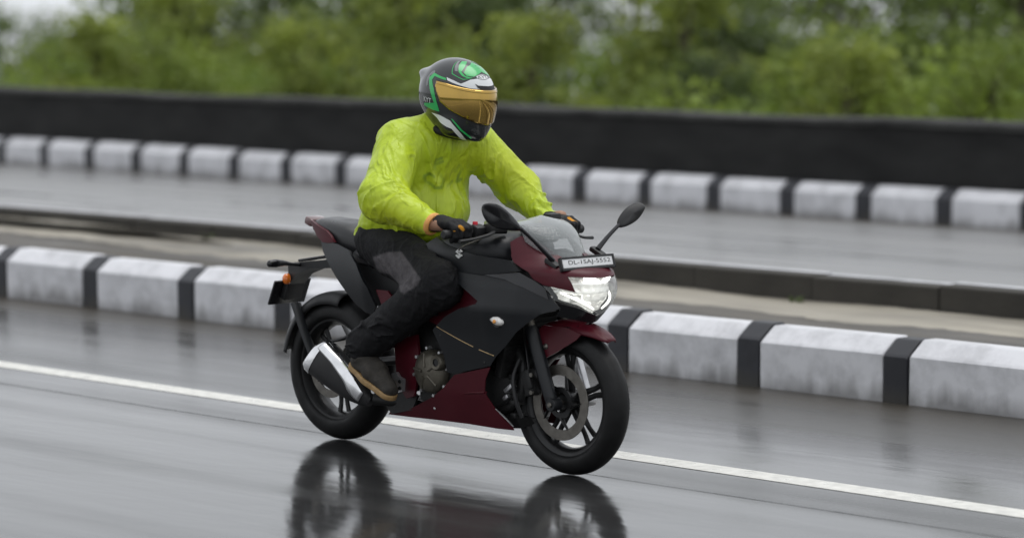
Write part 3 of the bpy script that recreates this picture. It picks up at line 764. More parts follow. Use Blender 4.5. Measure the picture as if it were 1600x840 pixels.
# front fender: saddle over the tyre + side flange to the fork
def fender(name, xc, zc, a0, a1, r0, hw0, hw1, drop, m, nseg=28):
    rows = []
    for i in range(nseg + 1):
        t = i / nseg; a = R(a0 + (a1 - a0) * t); hw = hw0 + (hw1 - hw0) * t; row = []
        tip = min(1, t / .22) ** .5
        for j in range(17):
            q = -1 + 2 * j / 16; y = hw * math.sin(q * 1.45) / math.sin(1.45) * (.35 + .65 * tip)
            dd = drop * (abs(q) ** 2.4) * (.25 + .75 * min(1, t / .35)) + .004 * (abs(abs(q) - .5) < .1)
            r_ = r0 - dd - .018 * math.sin(min(1, t * 1.6) * math.pi / 2) 
            row.append((xc + r_ * math.cos(a), y, zc + r_ * math.sin(a)))
        rows.append(row)
    v = [p for r_ in rows for p in r_]; f = [(i * 17 + j, i * 17 + j + 1, (i + 1) * 17 + j + 1, (i + 1) * 17 + j) for i in range(nseg) for j in range(16)]
    o = mesh_obj(name, v, f, m, bike, True, None)
    md = o.modifiers.new('t', 'SOLIDIFY'); md.thickness = .004; md.offset = 0
    return o
fen = fender('front_fender', WB, RF, 49, 128, .339, .055, .075, .045, 'maroon')
fl = [P(836, 520, -.088), P(843, 545, -.088), P(848, 561, -.088), P(866, 552, -.085), P(900, 531, -.08), P(908, 522, -.07), P(885, 512, -.075), P(850, 508, -.082)]
for s_ in (1, -1):
    n_ = len(fl); v = [(p[0], p[1] * s_, p[2]) for p in fl] + [(p[0], (p[1] + .007) * s_, p[2]) for p in fl]
    f = [tuple(range(n_)), tuple(range(2 * n_ - 1, n_ - 1, -1))] + [(i, i + n_, (i + 1) % n_ + n_, (i + 1) % n_) for i in range(n_)]
    fg = mesh_obj('fender_flange', v, f if s_ < 0 else [tuple(reversed(q)) for q in f], 'maroon', fen, True, 30)
    bc = Vector(P(852, 541, -.089)); bc.y *= s_
    MB().lathe([(0, -.005), (.006, -.005), (.008, -.002), (.012, 0), (.0125, .004)], bc, axis=(0, s_, 0), seg=16).build('fender_bolt', 'steel', fen)

# ---- nose surface: superellipse in plan, traced centre line in profile
NZ = [.54, .60, .656, .70, .732, .77, .814, .842, .867, .93, 1.013, 1.05]; NX = [1.39, 1.445, 1.497, 1.528, 1.538, 1.530, 1.504, 1.40, 1.350, 1.275, 1.197, 1.14]
NWz = [.54, .60, .656, .70, .75, .80, .87, .93, 1.013]; NWw = [.07, .10, .135, .160, .178, .186, .192, .185, .11]
ND, NN = .31, 2.3
nxf = lambda z: float(np.interp(z, NZ, NX)); nw = lambda z: float(np.interp(z, NWz, NWw))
def nose(t, z, off=0.0):
    """t: signed plan angle / (pi/2) in -1..1 ; scaled by .35 for an isotropic 2D domain"""
    a = max(-1., min(1., t / .35)) * math.pi / 2; s_ = math.copysign(1, a); a = abs(a)
    y = nw(z) * math.sin(a) ** (2 / NN); x = nxf(z) - ND + ND * max(0., math.cos(a)) ** (2 / NN)
    return (x + off * math.cos(a), s_ * (y + off * math.sin(a)), z)
def nose_px(u, v, off=0.0):
    d = ray(u, v); best = None; prev = None
    for k in range(700):
        s_ = 11.0 + k * .003; p = CAMP + d * s_
        z = p[2]; W = nw(z) ; X = nxf(z) - ND
        fx = max(0., (p[0] - X) / ND); F_ = (abs(p[1]) / W) ** NN + fx ** NN - 1
        if p[0] >= X and F_ < 0: break
    if k >= 699:
        # grazing miss: nearest approach
        bestk = min(range(700), key=lambda q: (lambda p: (abs(p[1]) / nw(p[2])) ** NN + max(0., (p[0] - nxf(p[2]) + ND) / ND) ** NN)(CAMP + d * (11 + q * .003)))
        p = CAMP + d * (11 + bestk * .003); X = nxf(p[2]) - ND
    ca = max(0., (p[0] - X) / ND) ** (NN / 2); sa = (abs(p[1]) / nw(p[2])) ** (NN / 2)
    a = math.atan2(sa, ca); return (math.copysign(a / (math.pi / 2), p[1]) * .35, float(p[2]))
def nose_poly(pts): return [nose_px(*p) for p in pts]
def sym(poly):
    """mirror an open outline (near side, listed centre -> side -> centre) across the centre plane"""
    return poly + [(-p[0], p[1]) for p in reversed(poly) if abs(p[0]) > 1e-4]
C0 = lambda z: (0.0, z)
hl_top = [nose_px(u, v) for u, v in ((925, 437), (887, 434), (900, 458), (850, 446))]
hl_bot = [nose_px(u, v) for u, v in ((866, 468), (880, 472), (905, 478), (922, 485))]
head_poly = [C0(hl_top[0][1])] + hl_top[1:] + hl_bot + [C0(.648)]
cowl_low = [C0(hl_top[0][1] + .004)] + [(p[0], p[1] + .004) for p in hl_top[1:]]
cowl_side = [nose_px(u, v) for u, v in ((835, 436), (816, 419), (800, 397), (798, 379), (814, 370), (832, 372), (847, 384), (868, 398), (885, 408))]
cowl_poly = cowl_low + cowl_side + [C0(.846)]
cowl = panel('front_cowl', sym(cowl_poly), lambda t, z: nose(t, z), 'maroon', bike, .012, .006)
head = bpy.data.objects.new('headlight', None); head.empty_display_size = .1; link(head, bike)
hp = sym(head_poly)
panel('lens', hp, lambda t, z: nose(t, z, -.002 + .004), 'lens', head, .012, .003)
panel('reflector', hp, lambda t, z: nose(t * .97, z, -.030 - .018 * abs(math.sin(t * 60)) * math.sin(z * 90) ** 2), 'reflector', head, .010, 0)
for s_ in (-1, 1):
    pts = [nose(s_ * a, z, -.014) for a, z in ((.03, .668), (.09, .690), (.15, .712), (.21, .735))]
    MB().tube(pts, [.004, .0055, .005, .003], 8, 5).build('led_strip', 'led', head)
    pts = [nose(s_ * a, z, -.018) for a, z in ((.015, .775), (.05, .785), (.085, .788))]
    MB().tube(pts, [.009, .012, .006], 8, 4).build('led_strip', 'led', head)
# chin under the light + inner duct
chin_poly = [C0(.644)] + [(p[0], p[1] - .005) for p in reversed(hl_bot)] + [nose_px(876, 482), nose_px(868, 492), (.20, .585), C0(.575)]
panel('chin_panel', sym(chin_poly), lambda t, z: nose(t, z, -.004), 'gloss_black', bike, .014, .006)
# windscreen: a bubble rising from the cowl
v, f = [], []; NS, NP = 22, 24
for i in range(NS + 1):
    q = i / NS
    cx = 1.365 - .185 * q; cz = .848 + .168 * q + .030 * math.sin(q * math.pi); cx += .018 * math.sin(q * math.pi)
    w_ = float(np.interp(q, [0, .3, .6, .8, .92, 1], [.138, .140, .128, .104, .072, .03])); dd = .135 - .05 * q
    for j in range(NP + 1):
        a = (-1 + 2 * j / NP) * math.pi / 2
        v.append((cx - dd * (1 - math.cos(a)), w_ * math.sin(a), cz + (.075 * (1 - q) - .025 * q) * (1 - math.cos(a))))
f = [(i * (NP + 1) + j, i * (NP + 1) + j + 1, (i + 1) * (NP + 1) + j + 1, (i + 1) * (NP + 1) + j) for i in range(NS) for j in range(NP)]
o = mesh_obj('windscreen', v, f, 'screen', bike, True, None); md = o.modifiers.new('t', 'SOLIDIFY'); md.thickness = .003; md.offset = 0

# ---- side fairing surface y = -w(x, z)
FZ = [.14, .20, .30, .42, .55, .655, .75, .82, .90]; FWd = [.115, .14, .178, .198, .222, .246, .228, .196, .145]
FX = [.40, .60, .85, 1.10, 1.25, 1.40, 1.50]; FK = [.90, .95, 1.0, .985, .87, .62, .50]
fwid = lambda x, z: float(np.interp(z, FZ, FWd) * np.interp(x, FX, FK))
def side_px(u, v, off=0.):
    y = -.22
    for _ in range(8): p = P(u, v, y - 0); y = -fwid(p[0], p[2]) - off
    return (p[0], p[2])
def side(x, z): return (x, -fwid(x, z), z)
def side_panel(name, px, m, step=.018, thick=.004, off=0., parent=bike, mirror=True, pts=None):
    poly = pts or [side_px(u, v, off) for u, v in px]
    # (x,z) seen from -y: keep a consistent winding so that normals look outwards
    A = sum(poly[i][0] * poly[(i + 1) % len(poly)][1] - poly[(i + 1) % len(poly)][0] * poly[i][1] for i in range(len(poly)))
    if A < 0: poly = poly[::-1]
    return panel(name, poly, lambda x, z: (x, -fwid(x, z) - off, z), m, parent, step, thick, mirror)
upper_px = [(699.5, 418), (722, 426), (756, 431), (790, 430), (812, 428), (835, 440), (851, 449), (866, 470), (876, 482), (863, 486), (844, 491), (825, 504), (807, 519), (789, 542), (776, 556), (767, 571),
            (733, 578), (711, 583), (700, 581), (694, 553), (684, 530), (677, 515), (682, 509), (696, 494), (717, 482), (744, 475), (747, 470), (717, 443)]
sf = side_panel('side_fairing', upper_px, 'black_paint')
for s_, o in zip((1, -1), sf):
    for nm, seg in (('pinstripe', [(682, 510), (711, 527), (739, 541.7)]), ('pinstripe', [(748, 546), (760, 551), (771.5, 555.6)])):
        pts = [side_px(u, v, .0055) for u, v in seg]
        MB().tube([(x, s_ * (-fwid(x, z) - .0035), z) for x, z in pts], .0022, 6, 4).build(nm, 'gold_line', o)
    for u, v in ((712, 431), (688, 524), (757, 566), (838, 452)):
        x, z = side_px(u, v, .004); MB().lathe([(0, -.003), (.0055, -.002), (.007, .002)], (x, s_ * (-fwid(x, z) - .003), z), axis=(0, s_, 0), seg=12).build('fairing_bolt', 'engine_dark', o)
    # front indicator: clear teardrop with amber bulb
    x, z = side_px(774, 501, .01); y = -fwid(x, z)
    d = Vector((.6, 0, -.08)).normalized()
    ring = []
    for a, r_, h in ((-.040, .001, .004), (-.030, .009, .012), (-.012, .0165, .019), (.006, .019, .022), (.022, .016, .018), (.033, .008, .010), (.037, .001, .004)):
        ring.append([(x + d.x * a, s_ * (y - .002 - h * max(0., math.sin(k * math.pi * 2 / 16)) * 1.0 + .003), z + d.z * a + r_ * math.cos(k * math.pi * 2 / 16)) for k in range(16)])
    il = MB().loft(ring).build('turn_signal', 'clear_lens', o)
    MB().lathe([(0, -.006), (.007, -.004), (.008, 0), (0, .002)], (x + .006, s_ * (y - .0215), z - .001), seg=12).build('bulb', 'amber', il)
    MB().lathe([(.0, -.002), (.026, -.002), (.028, .004)], (x + .002, s_ * (y - .0025), z), axis=(0, s_, 0), seg=24).build('signal_seat', 'plastic', il)
# glossy infill between cowl and fairing
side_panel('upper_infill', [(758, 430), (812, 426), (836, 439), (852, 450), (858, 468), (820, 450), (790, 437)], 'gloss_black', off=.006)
# maroon panel in the notch behind the fairing, running back under the tank
red_px = [(640, 432), (690, 424), (701, 420), (748, 469), (746, 477), (697, 496), (684, 508), (668, 500), (645, 470)]
poly = [P(u, v, -.185) for u, v in red_px]; poly = [(p[0], p[2]) for p in poly]
for s_ in (1, -1):
    o = MB().prism(poly, -.185 * s_, -.175 * s_).build('side_cover', 'maroon', bike, True, 30)
    bp = P(723, 436, -.187); MB().lathe([(0, -.003), (.006, -.002), (.007, .002)], (bp[0] - .02, bp[1] * s_, bp[2]), axis=(0, s_, 0), seg=12).build('cover_bolt', 'alu', o)
# belly pan
belly_px = [(767, 573), (733, 580), (711, 585), (693, 606), (674, 621), (643, 637), (612, 640), (608, 646), (640, 650), (686, 655), (733, 661), (776, 668), (804, 671), (800, 664), (773, 636), (758, 612), (759, 593)]
bl = side_panel('belly_pan', belly_px, 'maroon')
for s_, o in zip((1, -1), bl):
    pts = [side_px(u, v, .004) for u, v in ((774, 638), (788, 651), (802, 666))]
    MB().tube([(x, s_ * (-fwid(x, z) - .003), z) for x, z in pts], [.004, .0075, .0045], 8, 4, .4).build('silver_strip', 'alu', o)
    pts = [side_px(u, v, .004) for u, v in ((706, 619), (730, 614), (757, 613))]
    MB().tube([(x, s_ * (-fwid(x, z) + .001), z) for x, z in pts], [.002, .008, .010], 8, 4, .6).build('raised_crease', 'maroon', o)
    x, z = side_px(679, 637, .004); MB().lathe([(0, -.003), (.006, -.002), (.008, .002)], (x, s_ * (-fwid(x, z) - .003), z), axis=(0, s_, 0), seg=12).build('fairing_bolt', 'alu', o)
# closing floor of the belly
rings = []
for x, w, z0, z1 in ((.50, .10, .19, .24), (.75, .118, .172, .22), (1.0, .118, .160, .21), (1.14, .10, .17, .22), (1.18, .05, .19, .21)):
    rings.append([(x, -w, z1), (x, -w * .7, z0), (x, w * .7, z0), (x, w, z1)])
MB().loft(rings).build('belly_floor', 'engine_dark', bike, True, 30)

# ---- fuel tank: lofted, with knee hollows
def tank_ring(x, w, zt, zb, pinch):
    pr = []
    for k in range(28):
        a = 2 * math.pi * k / 28; c, s_ = math.cos(a), math.sin(a)
        y = w * math.copysign(abs(c) ** .75, c); zz = (zt + zb) / 2 + (zt - zb) / 2 * math.copysign(abs(s_) ** .7, s_)
        if s_ < 0: y *= 1 - pinch * (-s_)
        pr.append((x, y, zz))
    return pr
MB().loft([tank_ring(*a) for a in ((.555, .03, .835, .80, 0), (.57, .075, .855, .785, .1), (.62, .115, .885, .77, .15), (.70, .155, .925, .765, .25), (.80, .188, .955, .765, .25), (.90, .202, .967, .765, .2), (1.0, .200, .962, .77, .15), (1.08, .175, .945, .78, .1), (1.13, .13, .925, .80, .1), (1.145, .06, .90, .83, 0))]).build('fuel_tank', 'black_paint', bike, True, 60)
tk = [o for o in bike.children if o.name.startswith('fuel_tank')][0]
MB().lathe([(0, .018), (.045, .018), (.05, .012), (.05, -.01)], (.93, 0, .965), axis=(0, 0, 1), seg=32).build('filler_cap', 'alu', tk)
# angular S-shaped badge on the tank side
c = P(716.5, 396, -.215)
S_ = [(-.9, .35), (.05, 1), (.95, .45), (.45, .2), (.1, .42), (-.15, .25), (.95, -.38), (-.05, -1), (-.95, -.4), (-.45, -.18), (-.1, -.42), (.15, -.25)]
for s_ in (1, -1):
    poly = [(c[0] + .020 * p[0] * s_, c[2] + .020 * p[1]) for p in S_]; MB().prism(poly, -.2155 * s_, -.2095 * s_).build('badge', 'white_print', tk, False)
# tank-side shrouds (the wide black shoulder in front of the knee)
shr = [(662, 382), (676, 372), (700, 384), (745, 398), (790, 408), (806, 424), (756, 430), (722, 425), (699, 417), (690, 410), (676, 398)]
poly = [P(u, v, -.195) for u, v in shr]; poly = [(p[0], p[2]) for p in poly]
for s_ in (1, -1):
    v2, f2 = cdt(poly[::-1], .016)
    lift = lambda x, z: (x, s_ * -(.165 + .04 * math.sin(max(0, min(1, (x - .62) / .55)) * math.pi) + .10 * (.87 - z) * 0 - 1.6 * max(0, z - .86) ** 1.4), z)
    o = mesh_obj('tank_shroud', [lift(*p) for p in v2], f2 if s_ > 0 else [tuple(reversed(q)) for q in f2], 'black_paint', bike, True, None)
    md = o.modifiers.new('t', 'SOLIDIFY'); md.thickness = .012; md.offset = 0
    es = o.modifiers.new('e', 'EDGE_SPLIT'); es.split_angle = R(50)

# ---- seats and tail
def seat_ring(x, w, zt, zb): return [(x, w * math.copysign(abs(math.cos(2 * math.pi * k / 20)) ** .6, math.cos(2 * math.pi * k / 20)), (zt + zb) / 2 + (zt - zb) / 2 * math.copysign(abs(math.sin(2 * math.pi * k / 20)) ** .6, math.sin(2 * math.pi * k / 20))) for k in range(20)]
MB().loft([seat_ring(*a) for a in ((.17, .09, .83, .77), (.20, .12, .835, .765), (.30, .135, .825, .76), (.42, .13, .818, .755), (.54, .10, .825, .76), (.60, .07, .84, .77), (.61, .04, .835, .79))]).build('seat', 'seat', bike, True, 60)
MB().loft([seat_ring(*a) for a in ((-.125, .03, .925, .905), (-.115, .06, .937, .885), (-.06, .09, .947, .865), (.03, .105, .942, .835), (.11, .108, .930, .80), (.17, .10, .912, .78), (.205, .085, .885, .78), (.215, .05, .86, .79))]).build('pillion_seat', 'seat', bike, True, 60)
tail_px = [(497, 371), (512, 378), (532, 381), (556, 390), (576, 412), (596, 448), (604, 476), (597, 488), (585, 486), (569, 473), (548, 446), (527, 418), (508, 393)]
poly = [P(u, v, -.115) for u, v in tail_px]; poly = [(p[0], p[2]) for p in poly]
tails = []
for s_ in (1, -1):
    v2, f2 = cdt(poly[::-1], .02)
    lift = lambda x, z: (x, s_ * -(.085 + .075 * min(1, max(0, (x + .06) / .4)) + .03 * math.sin(max(0, min(1, (z - .58) / .3)) * 3.14)), z)
    o = mesh_obj('tail_panel', [lift(*p) for p in v2], f2 if s_ > 0 else [tuple(reversed(q)) for q in f2], 'black_paint', bike, True, None)
    md = o.modifiers.new('t', 'SOLIDIFY'); md.thickness = .012; md.offset = 0
    es = o.modifiers.new('e', 'EDGE_SPLIT'); es.split_angle = R(50)
    red = [(477.5, 347), (481, 344.5), (492, 349), (516, 360), (524, 368), (530, 378), (520, 379), (509, 378), (496, 368), (487, 356)]
    rp_ = [P(u, v, -.10) for u, v in red]; rp_ = [(p[0], p[2]) for p in rp_]
    v2, f2 = cdt(rp_[::-1], .012)
    lift2 = lambda x, z: (x, s_ * -(.062 + .055 * min(1, max(0, (x + .14) / .22)) + .012 * math.sin(max(0, min(1, (x + .14) / .25)) * 3.14)), z)
    o2 = mesh_obj('tail_cowl', [lift2(*p) for p in v2], f2 if s_ > 0 else [tuple(reversed(q)) for q in f2], 'maroon', bike, True, None)
    md = o2.modifiers.new('t', 'SOLIDIFY'); md.thickness = .012; md.offset = 0
    es = o2.modifiers.new('e', 'EDGE_SPLIT'); es.split_angle = R(50)
# body between the tail panels
MB().loft([[(x, -w, z0), (x, w, z0), (x, w, z1), (x, -w, z1)] for x, w, z0, z1 in ((-.13, .05, .895, .915), (-.05, .065, .835, .88), (.08, .09, .755, .85), (.25, .11, .65, .79), (.36, .115, .60, .77), (.56, .11, .66, .77))]).build('tail_core', 'plastic', bike, True, 30)
tl = MB().box(P(493, 345, -.02), (.045, .09, .035), Matrix.Rotation(R(20), 3, 'Y'), .01).build('tail_light', 'tail_lens', bike)
# rear plate carrier
mb = MB().loft([[(x, -w, z0), (x, w, z0), (x, w, z1), (x, -w, z1)] for x, w, z0, z1 in ((.20, .045, .735, .775), (.0, .045, .735, .775), (-.15, .05, .725, .755), (-.25, .05, .69, .745), (-.30, .045, .64, .73))])
car = mb.build('plate_carrier', 'plastic', bike, True, 30)
MB().box((-.12, 0, .772), (.26, .07, .012), Matrix.Rotation(R(-9), 3, 'Y'), .005).build('carrier_cover', 'gloss_black', car)
rot = Matrix.Rotation(R(-24), 3, 'Y')
MB().box((-.345, 0, .61), (.010, .205, .115), Matrix.Rotation(R(24), 3, 'Y'), .004).build('rear_plate', 'gloss_black', car)
MB().box((-.315, 0, .635), (.03, .10, .12), Matrix.Rotation(R(24), 3, 'Y'), .006).build('plate_bracket', 'plastic', car)
def rear_signal(s_):
    pts = [(-.215, s_ * .05, .737), (-.218, s_ * .10, .742), (-.222, s_ * .135, .748), (-.223, s_ * .18, .75), (-.224, s_ * .215, .75), (-.224, s_ * .225, .75)]
    o = MB().tube(pts, [.008, .008, .012, .018, .015, .004], 14, 4, 1.0).build('turn_signal', 'gloss_black', car)
    MB().lathe([(0, -.009), (.012, -.008), (.014, 0), (0, .002)], (-.240, s_ * .19, .75), axis=(1, 0, 0), seg=18).build('lens', 'orange_lens', o)
rear_signal(-1); rear_signal(1)
c = P(447.5, 435.5, -.062)
MB().loft([[(c[0] - .004 + dx, c[1] + .001 - h + .004, c[2]) if False else (c[0] + r_ * .8 * math.cos(2 * math.pi * k / 18) , c[1] - h, c[2] + r_ * math.sin(2 * math.pi * k / 18) * 1.05) for k in range(18)] for dx, h, r_ in ((0, -.01, .022), (0, .004, .022), (0, .012, .017), (0, .016, .006))]).build('side_reflector', 'orange_lens', car)
# tyre hugger with its arm
def hugger():
    rows = []
    for i in range(31):
        a = R(78 + (170 - 78) * i / 30); row = []
        for j in range(11):
            q = -1 + 2 * j / 10; r_ = .328 - .05 * abs(q) ** 3; row.append((r_ * math.cos(a) - .0, .082 * math.sin(q * 1.4), RR + r_ * math.sin(a)))
        rows.append(row)
    v = [p for r_ in rows for p in r_]; f = [(i * 11 + j, i * 11 + j + 1, (i + 1) * 11 + j + 1, (i + 1) * 11 + j) for i in range(30) for j in range(10)]
    o = mesh_obj('rear_hugger', v, f, 'plastic', bike, True, None); md = o.modifiers.new('t', 'SOLIDIFY'); md.thickness = .005; md.offset = 0
    for s_ in (-1, 1):
        a0 = Vector((-.20, s_ * .088, .575)); a1 = Vector((-.12, s_ * .115, .47)); a2 = Vector((-.03, s_ * .12, .33))
        MB().tube([a0, a1, a2], [.024, .020, .022], 10, 4, .3).build('hugger_arm', 'black_paint', o)
hugger()

# ---- frame, swingarm, shock, engine
for s_ in (-1, 1):
    MB().tube([(1.10, s_ * .06, .86), (.98, s_ * .13, .78), (.80, s_ * .15, .70), (.62, s_ * .14, .56), (.56, s_ * .12, .40), (.57, s_ * .11, .27)], .020, 12, 5).build('frame_rail', 'engine_dark', bike)
    MB().tube([(.72, s_ * .14, .72), (.45, s_ * .11, .74), (.15, s_ * .07, .78)], .014, 10, 4).build('subframe_rail', 'engine_dark', bike)
    MB().tube([(.62, s_ * .13, .56), (.45, s_ * .12, .62), (.25, s_ * .08, .72)], .012, 10, 4).build('subframe_stay', 'engine_dark', bike)
    MB().tube([(.55, s_ * .10, .40), (.30, s_ * .105, .365), (.05, s_ * .115, .315), (-.05, s_ * .115, .306)], [.034, .030, .026, .020], 12, 4, .6).build('swingarm', 'plastic', bike)
    pl = [(617, 538), (634, 528), (652, 522), (656, 560), (651, 600), (648, 618), (636, 622), (622, 600), (619, 570)]
    poly = [P(u, v, -.155) for u, v in pl]; MB().prism([(p[0], p[2]) for p in poly], -.158 * s_, -.146 * s_).build('pivot_cover', 'maroon', bike, True, 30)
    pl = [(588, 452), (606, 454), (618, 470), (610, 486), (600, 484)]
    poly = [P(u, v, -.165) for u, v in pl]; MB().prism([(p[0], p[2]) for p in poly], -.168 * s_, -.158 * s_).build('under_seat_cover', 'maroon', bike, True, 30)
    # foot peg bracket and pegs
    pl = [(613, 583), (620, 581), (624, 588), (631, 592), (630, 611), (622, 613), (612, 611)]
    poly = [P(u, v, -.20) for u, v in pl]; br = MB().prism([(p[0], p[2]) for p in poly], -.205 * s_, -.190 * s_).build('peg_bracket', 'alu', bike, True, 30)
    for u, v in ((624.5, 595.5), (624.5, 606)):
        q = P(u, v, -.206); MB().lathe([(0, -.003), (.007, -.003), (.0085, 0), (.0085, .004)], (q[0], q[1] * s_, q[2]), axis=(0, s_, 0), seg=12).build('bracket_bolt', 'engine_dark', br)
    MB().tube([(.535, s_ * .19, .285), (.535, s_ * .315, .288)], [.011, .013], 10, 2).build('foot_peg', 'alu', bike)
    MB().tube([(.40, s_ * .14, .55), (.22, s_ * .165, .47), (.12, s_ * .17, .445)], [.014, .012, .010], 10, 4, .7).build('pillion_peg_stay', 'engine_dark', bike)
MB().tube([(-.045, -.13, RR), (-.045, .13, RR)], .011, 12, 2).build('rear_axle', 'steel', bike)
mb = MB()
for k in range(60): pass
spr = [(.40 + .035 * math.cos(k * .9), .035 * math.sin(k * .9), .38 + .0042 * k) for k in range(48)]
MB().tube(spr, .006, 8, 2).build('shock_spring', 'maroon', bike)
MB().tube([(.40, 0, .33), (.40, 0, .62)], .02, 12, 2).build('shock_body', 'steel', bike)
MB().tube([(.53, .10, .405), (.0, .088, .415)], [.006, .006], 6, 2, 1.6).tube([(.53, .10, .33), (.0, .088, .195)], .006, 6, 2, 1.6).build('chain', 'steel', bike)
eng = bpy.data.objects.new('engine', None); link(eng, bike)
MB().box((.80, 0, .34), (.36, .29, .22), None, .03).build('crankcase', 'engine_dark', eng)
MB().box((.93, 0, .50), (.17, .19, .22), Matrix.Rotation(R(18), 3, 'Y'), .02).build('cylinder', 'engine_dark', eng)
for k in range(8):
    MB().box(Vector((.935, 0, .47)) + Vector((math.sin(R(18)), 0, math.cos(R(18)))) * (k * .022 - .05), (.21, .225, .006), Matrix.Rotation(R(18), 3, 'Y'), .002).build('cooling_fin', 'engine_dark', eng)
MB().box((.965, 0, .635), (.18, .20, .07), Matrix.Rotation(R(18), 3, 'Y'), .02).build('cylinder_head', 'engine_dark', eng)
c = P(674, 580, -.16)
cc = MB().lathe([(0, -.036), (.045, -.034), (.072, -.026), (.086, -.012), (.090, .01), (.088, .03)], c, seg=40).build('clutch_cover', 'engine', eng)
for k in range(5):
    a = 2 * math.pi * k / 5 + .5
    MB().tube([(c[0] + .02 * math.cos(a), c[1] - .036, c[2] + .02 * math.sin(a)), (c[0] + .075 * math.cos(a), c[1] - .026, c[2] + .075 * math.sin(a))], [.007, .006], 8, 2).build('cover_rib', 'engine', cc)
for k in range(8):
    a = 2 * math.pi * k / 8 + .2
    MB().lathe([(0, -.006), (.0065, -.006), (.008, 0), (.008, .02)], (c[0] + .097 * math.cos(a), c[1] - .004, c[2] + .097 * math.sin(a)), seg=10).build('cover_bolt', 'alu', cc)
q = P(682, 566, -.2)
MB().lathe([(.016, -.006), (.028, -.008), (.033, -.002), (.034, .03)], q, seg=28).build('filler_boss', 'engine', cc)
MB().lathe([(0, -.002), (.018, -.002), (.018, .01)], q, seg=24).build('filler_plug', 'engine_dark', cc)
MB().box((.84, 0, .66), (.50, .26, .20), None, .03).build('air_box', 'engine_dark', bike)
MB().box((.66, 0, .50), (.16, .20, .24), None, .03).build('battery_case', 'engine_dark', bike)
rad = MB().box((1.10, 0, .50), (.035, .28, .26), Matrix.Rotation(R(12), 3, 'Y'), .006).build('radiator', 'engine_dark', bike)
for k in range(11): MB().box(Vector((1.122, 0, .50)) + Vector((math.sin(R(12)), 0, math.cos(R(12)))) * (k * .021 - .105), (.004, .25, .006), Matrix.Rotation(R(12), 3, 'Y')).build('radiator_fin', 'engine_dark', rad)
MB().tube([(1.06, -.05, .52), (1.14, -.06, .42), (1.13, -.07, .29), (1.02, -.08, .225), (.80, -.07, .20), (.56, -.08, .215), (.38, -.165, .225)], [.021, .021, .021, .021, .022, .022, .026], 14, 6).build('exhaust_header', 'engine_dark', bike)
for u, v, sx, sz in ((797, 606, .05, .018), (793, 620, .03, .016)):
    q = P(u, v, -.10); MB().box(q, (sx, .03, sz), Matrix.Rotation(R(-35), 3, 'Y'), .004).build('cover_plate', 'alu', bike)
for k in range(4):
    q = P(806 + k, 588 + k * 20, -.08); MB().box(q, (.03, .06, .022), None, .006).build('engine_bracket', 'engine_dark', bike)
MB().tube([P(812, 560, -.09), P(802, 590, -.11), P(806, 625, -.11), P(815, 652, -.09)], .009, 10, 5).build('coolant_hose', 'plastic', bike)

for nm, px, y in (('inner_cover', [(640, 478), (690, 492), (702, 586), (664, 560), (640, 520)], -.125), ('lower_frame_cover', [(596, 596), (640, 608), (652, 618), (644, 640), (612, 646), (598, 628)], -.135)):
    poly = [P(u, v, y) for u, v in px]
    for s_ in (1, -1): MB().prism([(p[0], p[2]) for p in poly], y * s_, (y + .012) * s_).build(nm, 'engine_dark', bike, True, 30)
# ---- silencer
A = Vector((.335, -.185, .238)); B = Vector((.085, -.225, .395)); dr = (B - A).normalized()
sidev = dr.cross(Vector((0, 0, 1))).normalized(); upv = sidev.cross(dr)
if upv.z < 0: upv = -upv
if sidev.y > 0: sidev = -sidev
def mring(t, hw, hh, shift=0., skew=0.):
    c = A + (B - A) * t + upv * shift; pts = []
    for k in range(24):
        a = 2 * math.pi * k / 24; ca, sa = math.cos(a), math.sin(a)
        pts.append(tuple(c + sidev * hw * math.copysign(abs(ca) ** .72, ca) + upv * hh * math.copysign(abs(sa) ** .72, sa) + dr * skew * sa))
    return pts
sil = MB().loft([mring(-.16, .02, .022), mring(-.05, .034, .040), mring(.15, .047, .058), mring(.5, .056, .074), mring(.86, .060, .082), mring(.90, .058, .080)]).build('silencer', 'plastic', bike, True, 50)
MB().loft([mring(.865, .062, .0845, 0, -.006), mring(.955, .060, .082, 0, -.012), mring(1.0, .052, .072, 0, -.016), mring(1.0, .030, .045, 0, -.01), mring(.93, .028, .04)], False).build('end_cap', 'chrome', sil, True, 40)
MB().lathe([(.020, -.06), (.022, -.06), (.022, .02), (.018, .02), (.018, -.05)], A + (B - A) * .99 + upv * .012, axis=dr, seg=24).build('outlet', 'engine_dark', sil)
# chrome heat shield sweeping over the top of the near face
v, f = [], []
for i in range(21):
    t = -.05 + .95 * i / 20
    hw = np.interp(t, [-.16, -.05, .15, .5, .9], [.02, .034, .047, .056, .060]) + .004; hh = np.interp(t, [-.16, -.05, .15, .5, .9], [.022, .040, .058, .074, .082]) + .004
    a0 = np.interp(t, [-.05, .3, .6, .9], [-.35, .15, .45, .55]); a1 = np.interp(t, [-.05, .3, .6, .9], [.5, 1.15, 1.45, 1.6])
    for j in range(9):
        a = a0 + (a1 - a0) * j / 8; ca, sa = math.cos(a), math.sin(a)
        v.append(tuple(A + (B - A) * t + sidev * hw * math.copysign(abs(ca) ** .72, ca) + upv * hh * math.copysign(abs(sa) ** .72, sa)))
f = [(i * 9 + j, i * 9 + j + 1, (i + 1) * 9 + j + 1, (i + 1) * 9 + j) for i in range(20) for j in range(8)]
hsd = mesh_obj('heat_shield', v, f, 'chrome', sil, True, None); md = hsd.modifiers.new('t', 'SOLIDIFY'); md.thickness = .003; md.offset = 0

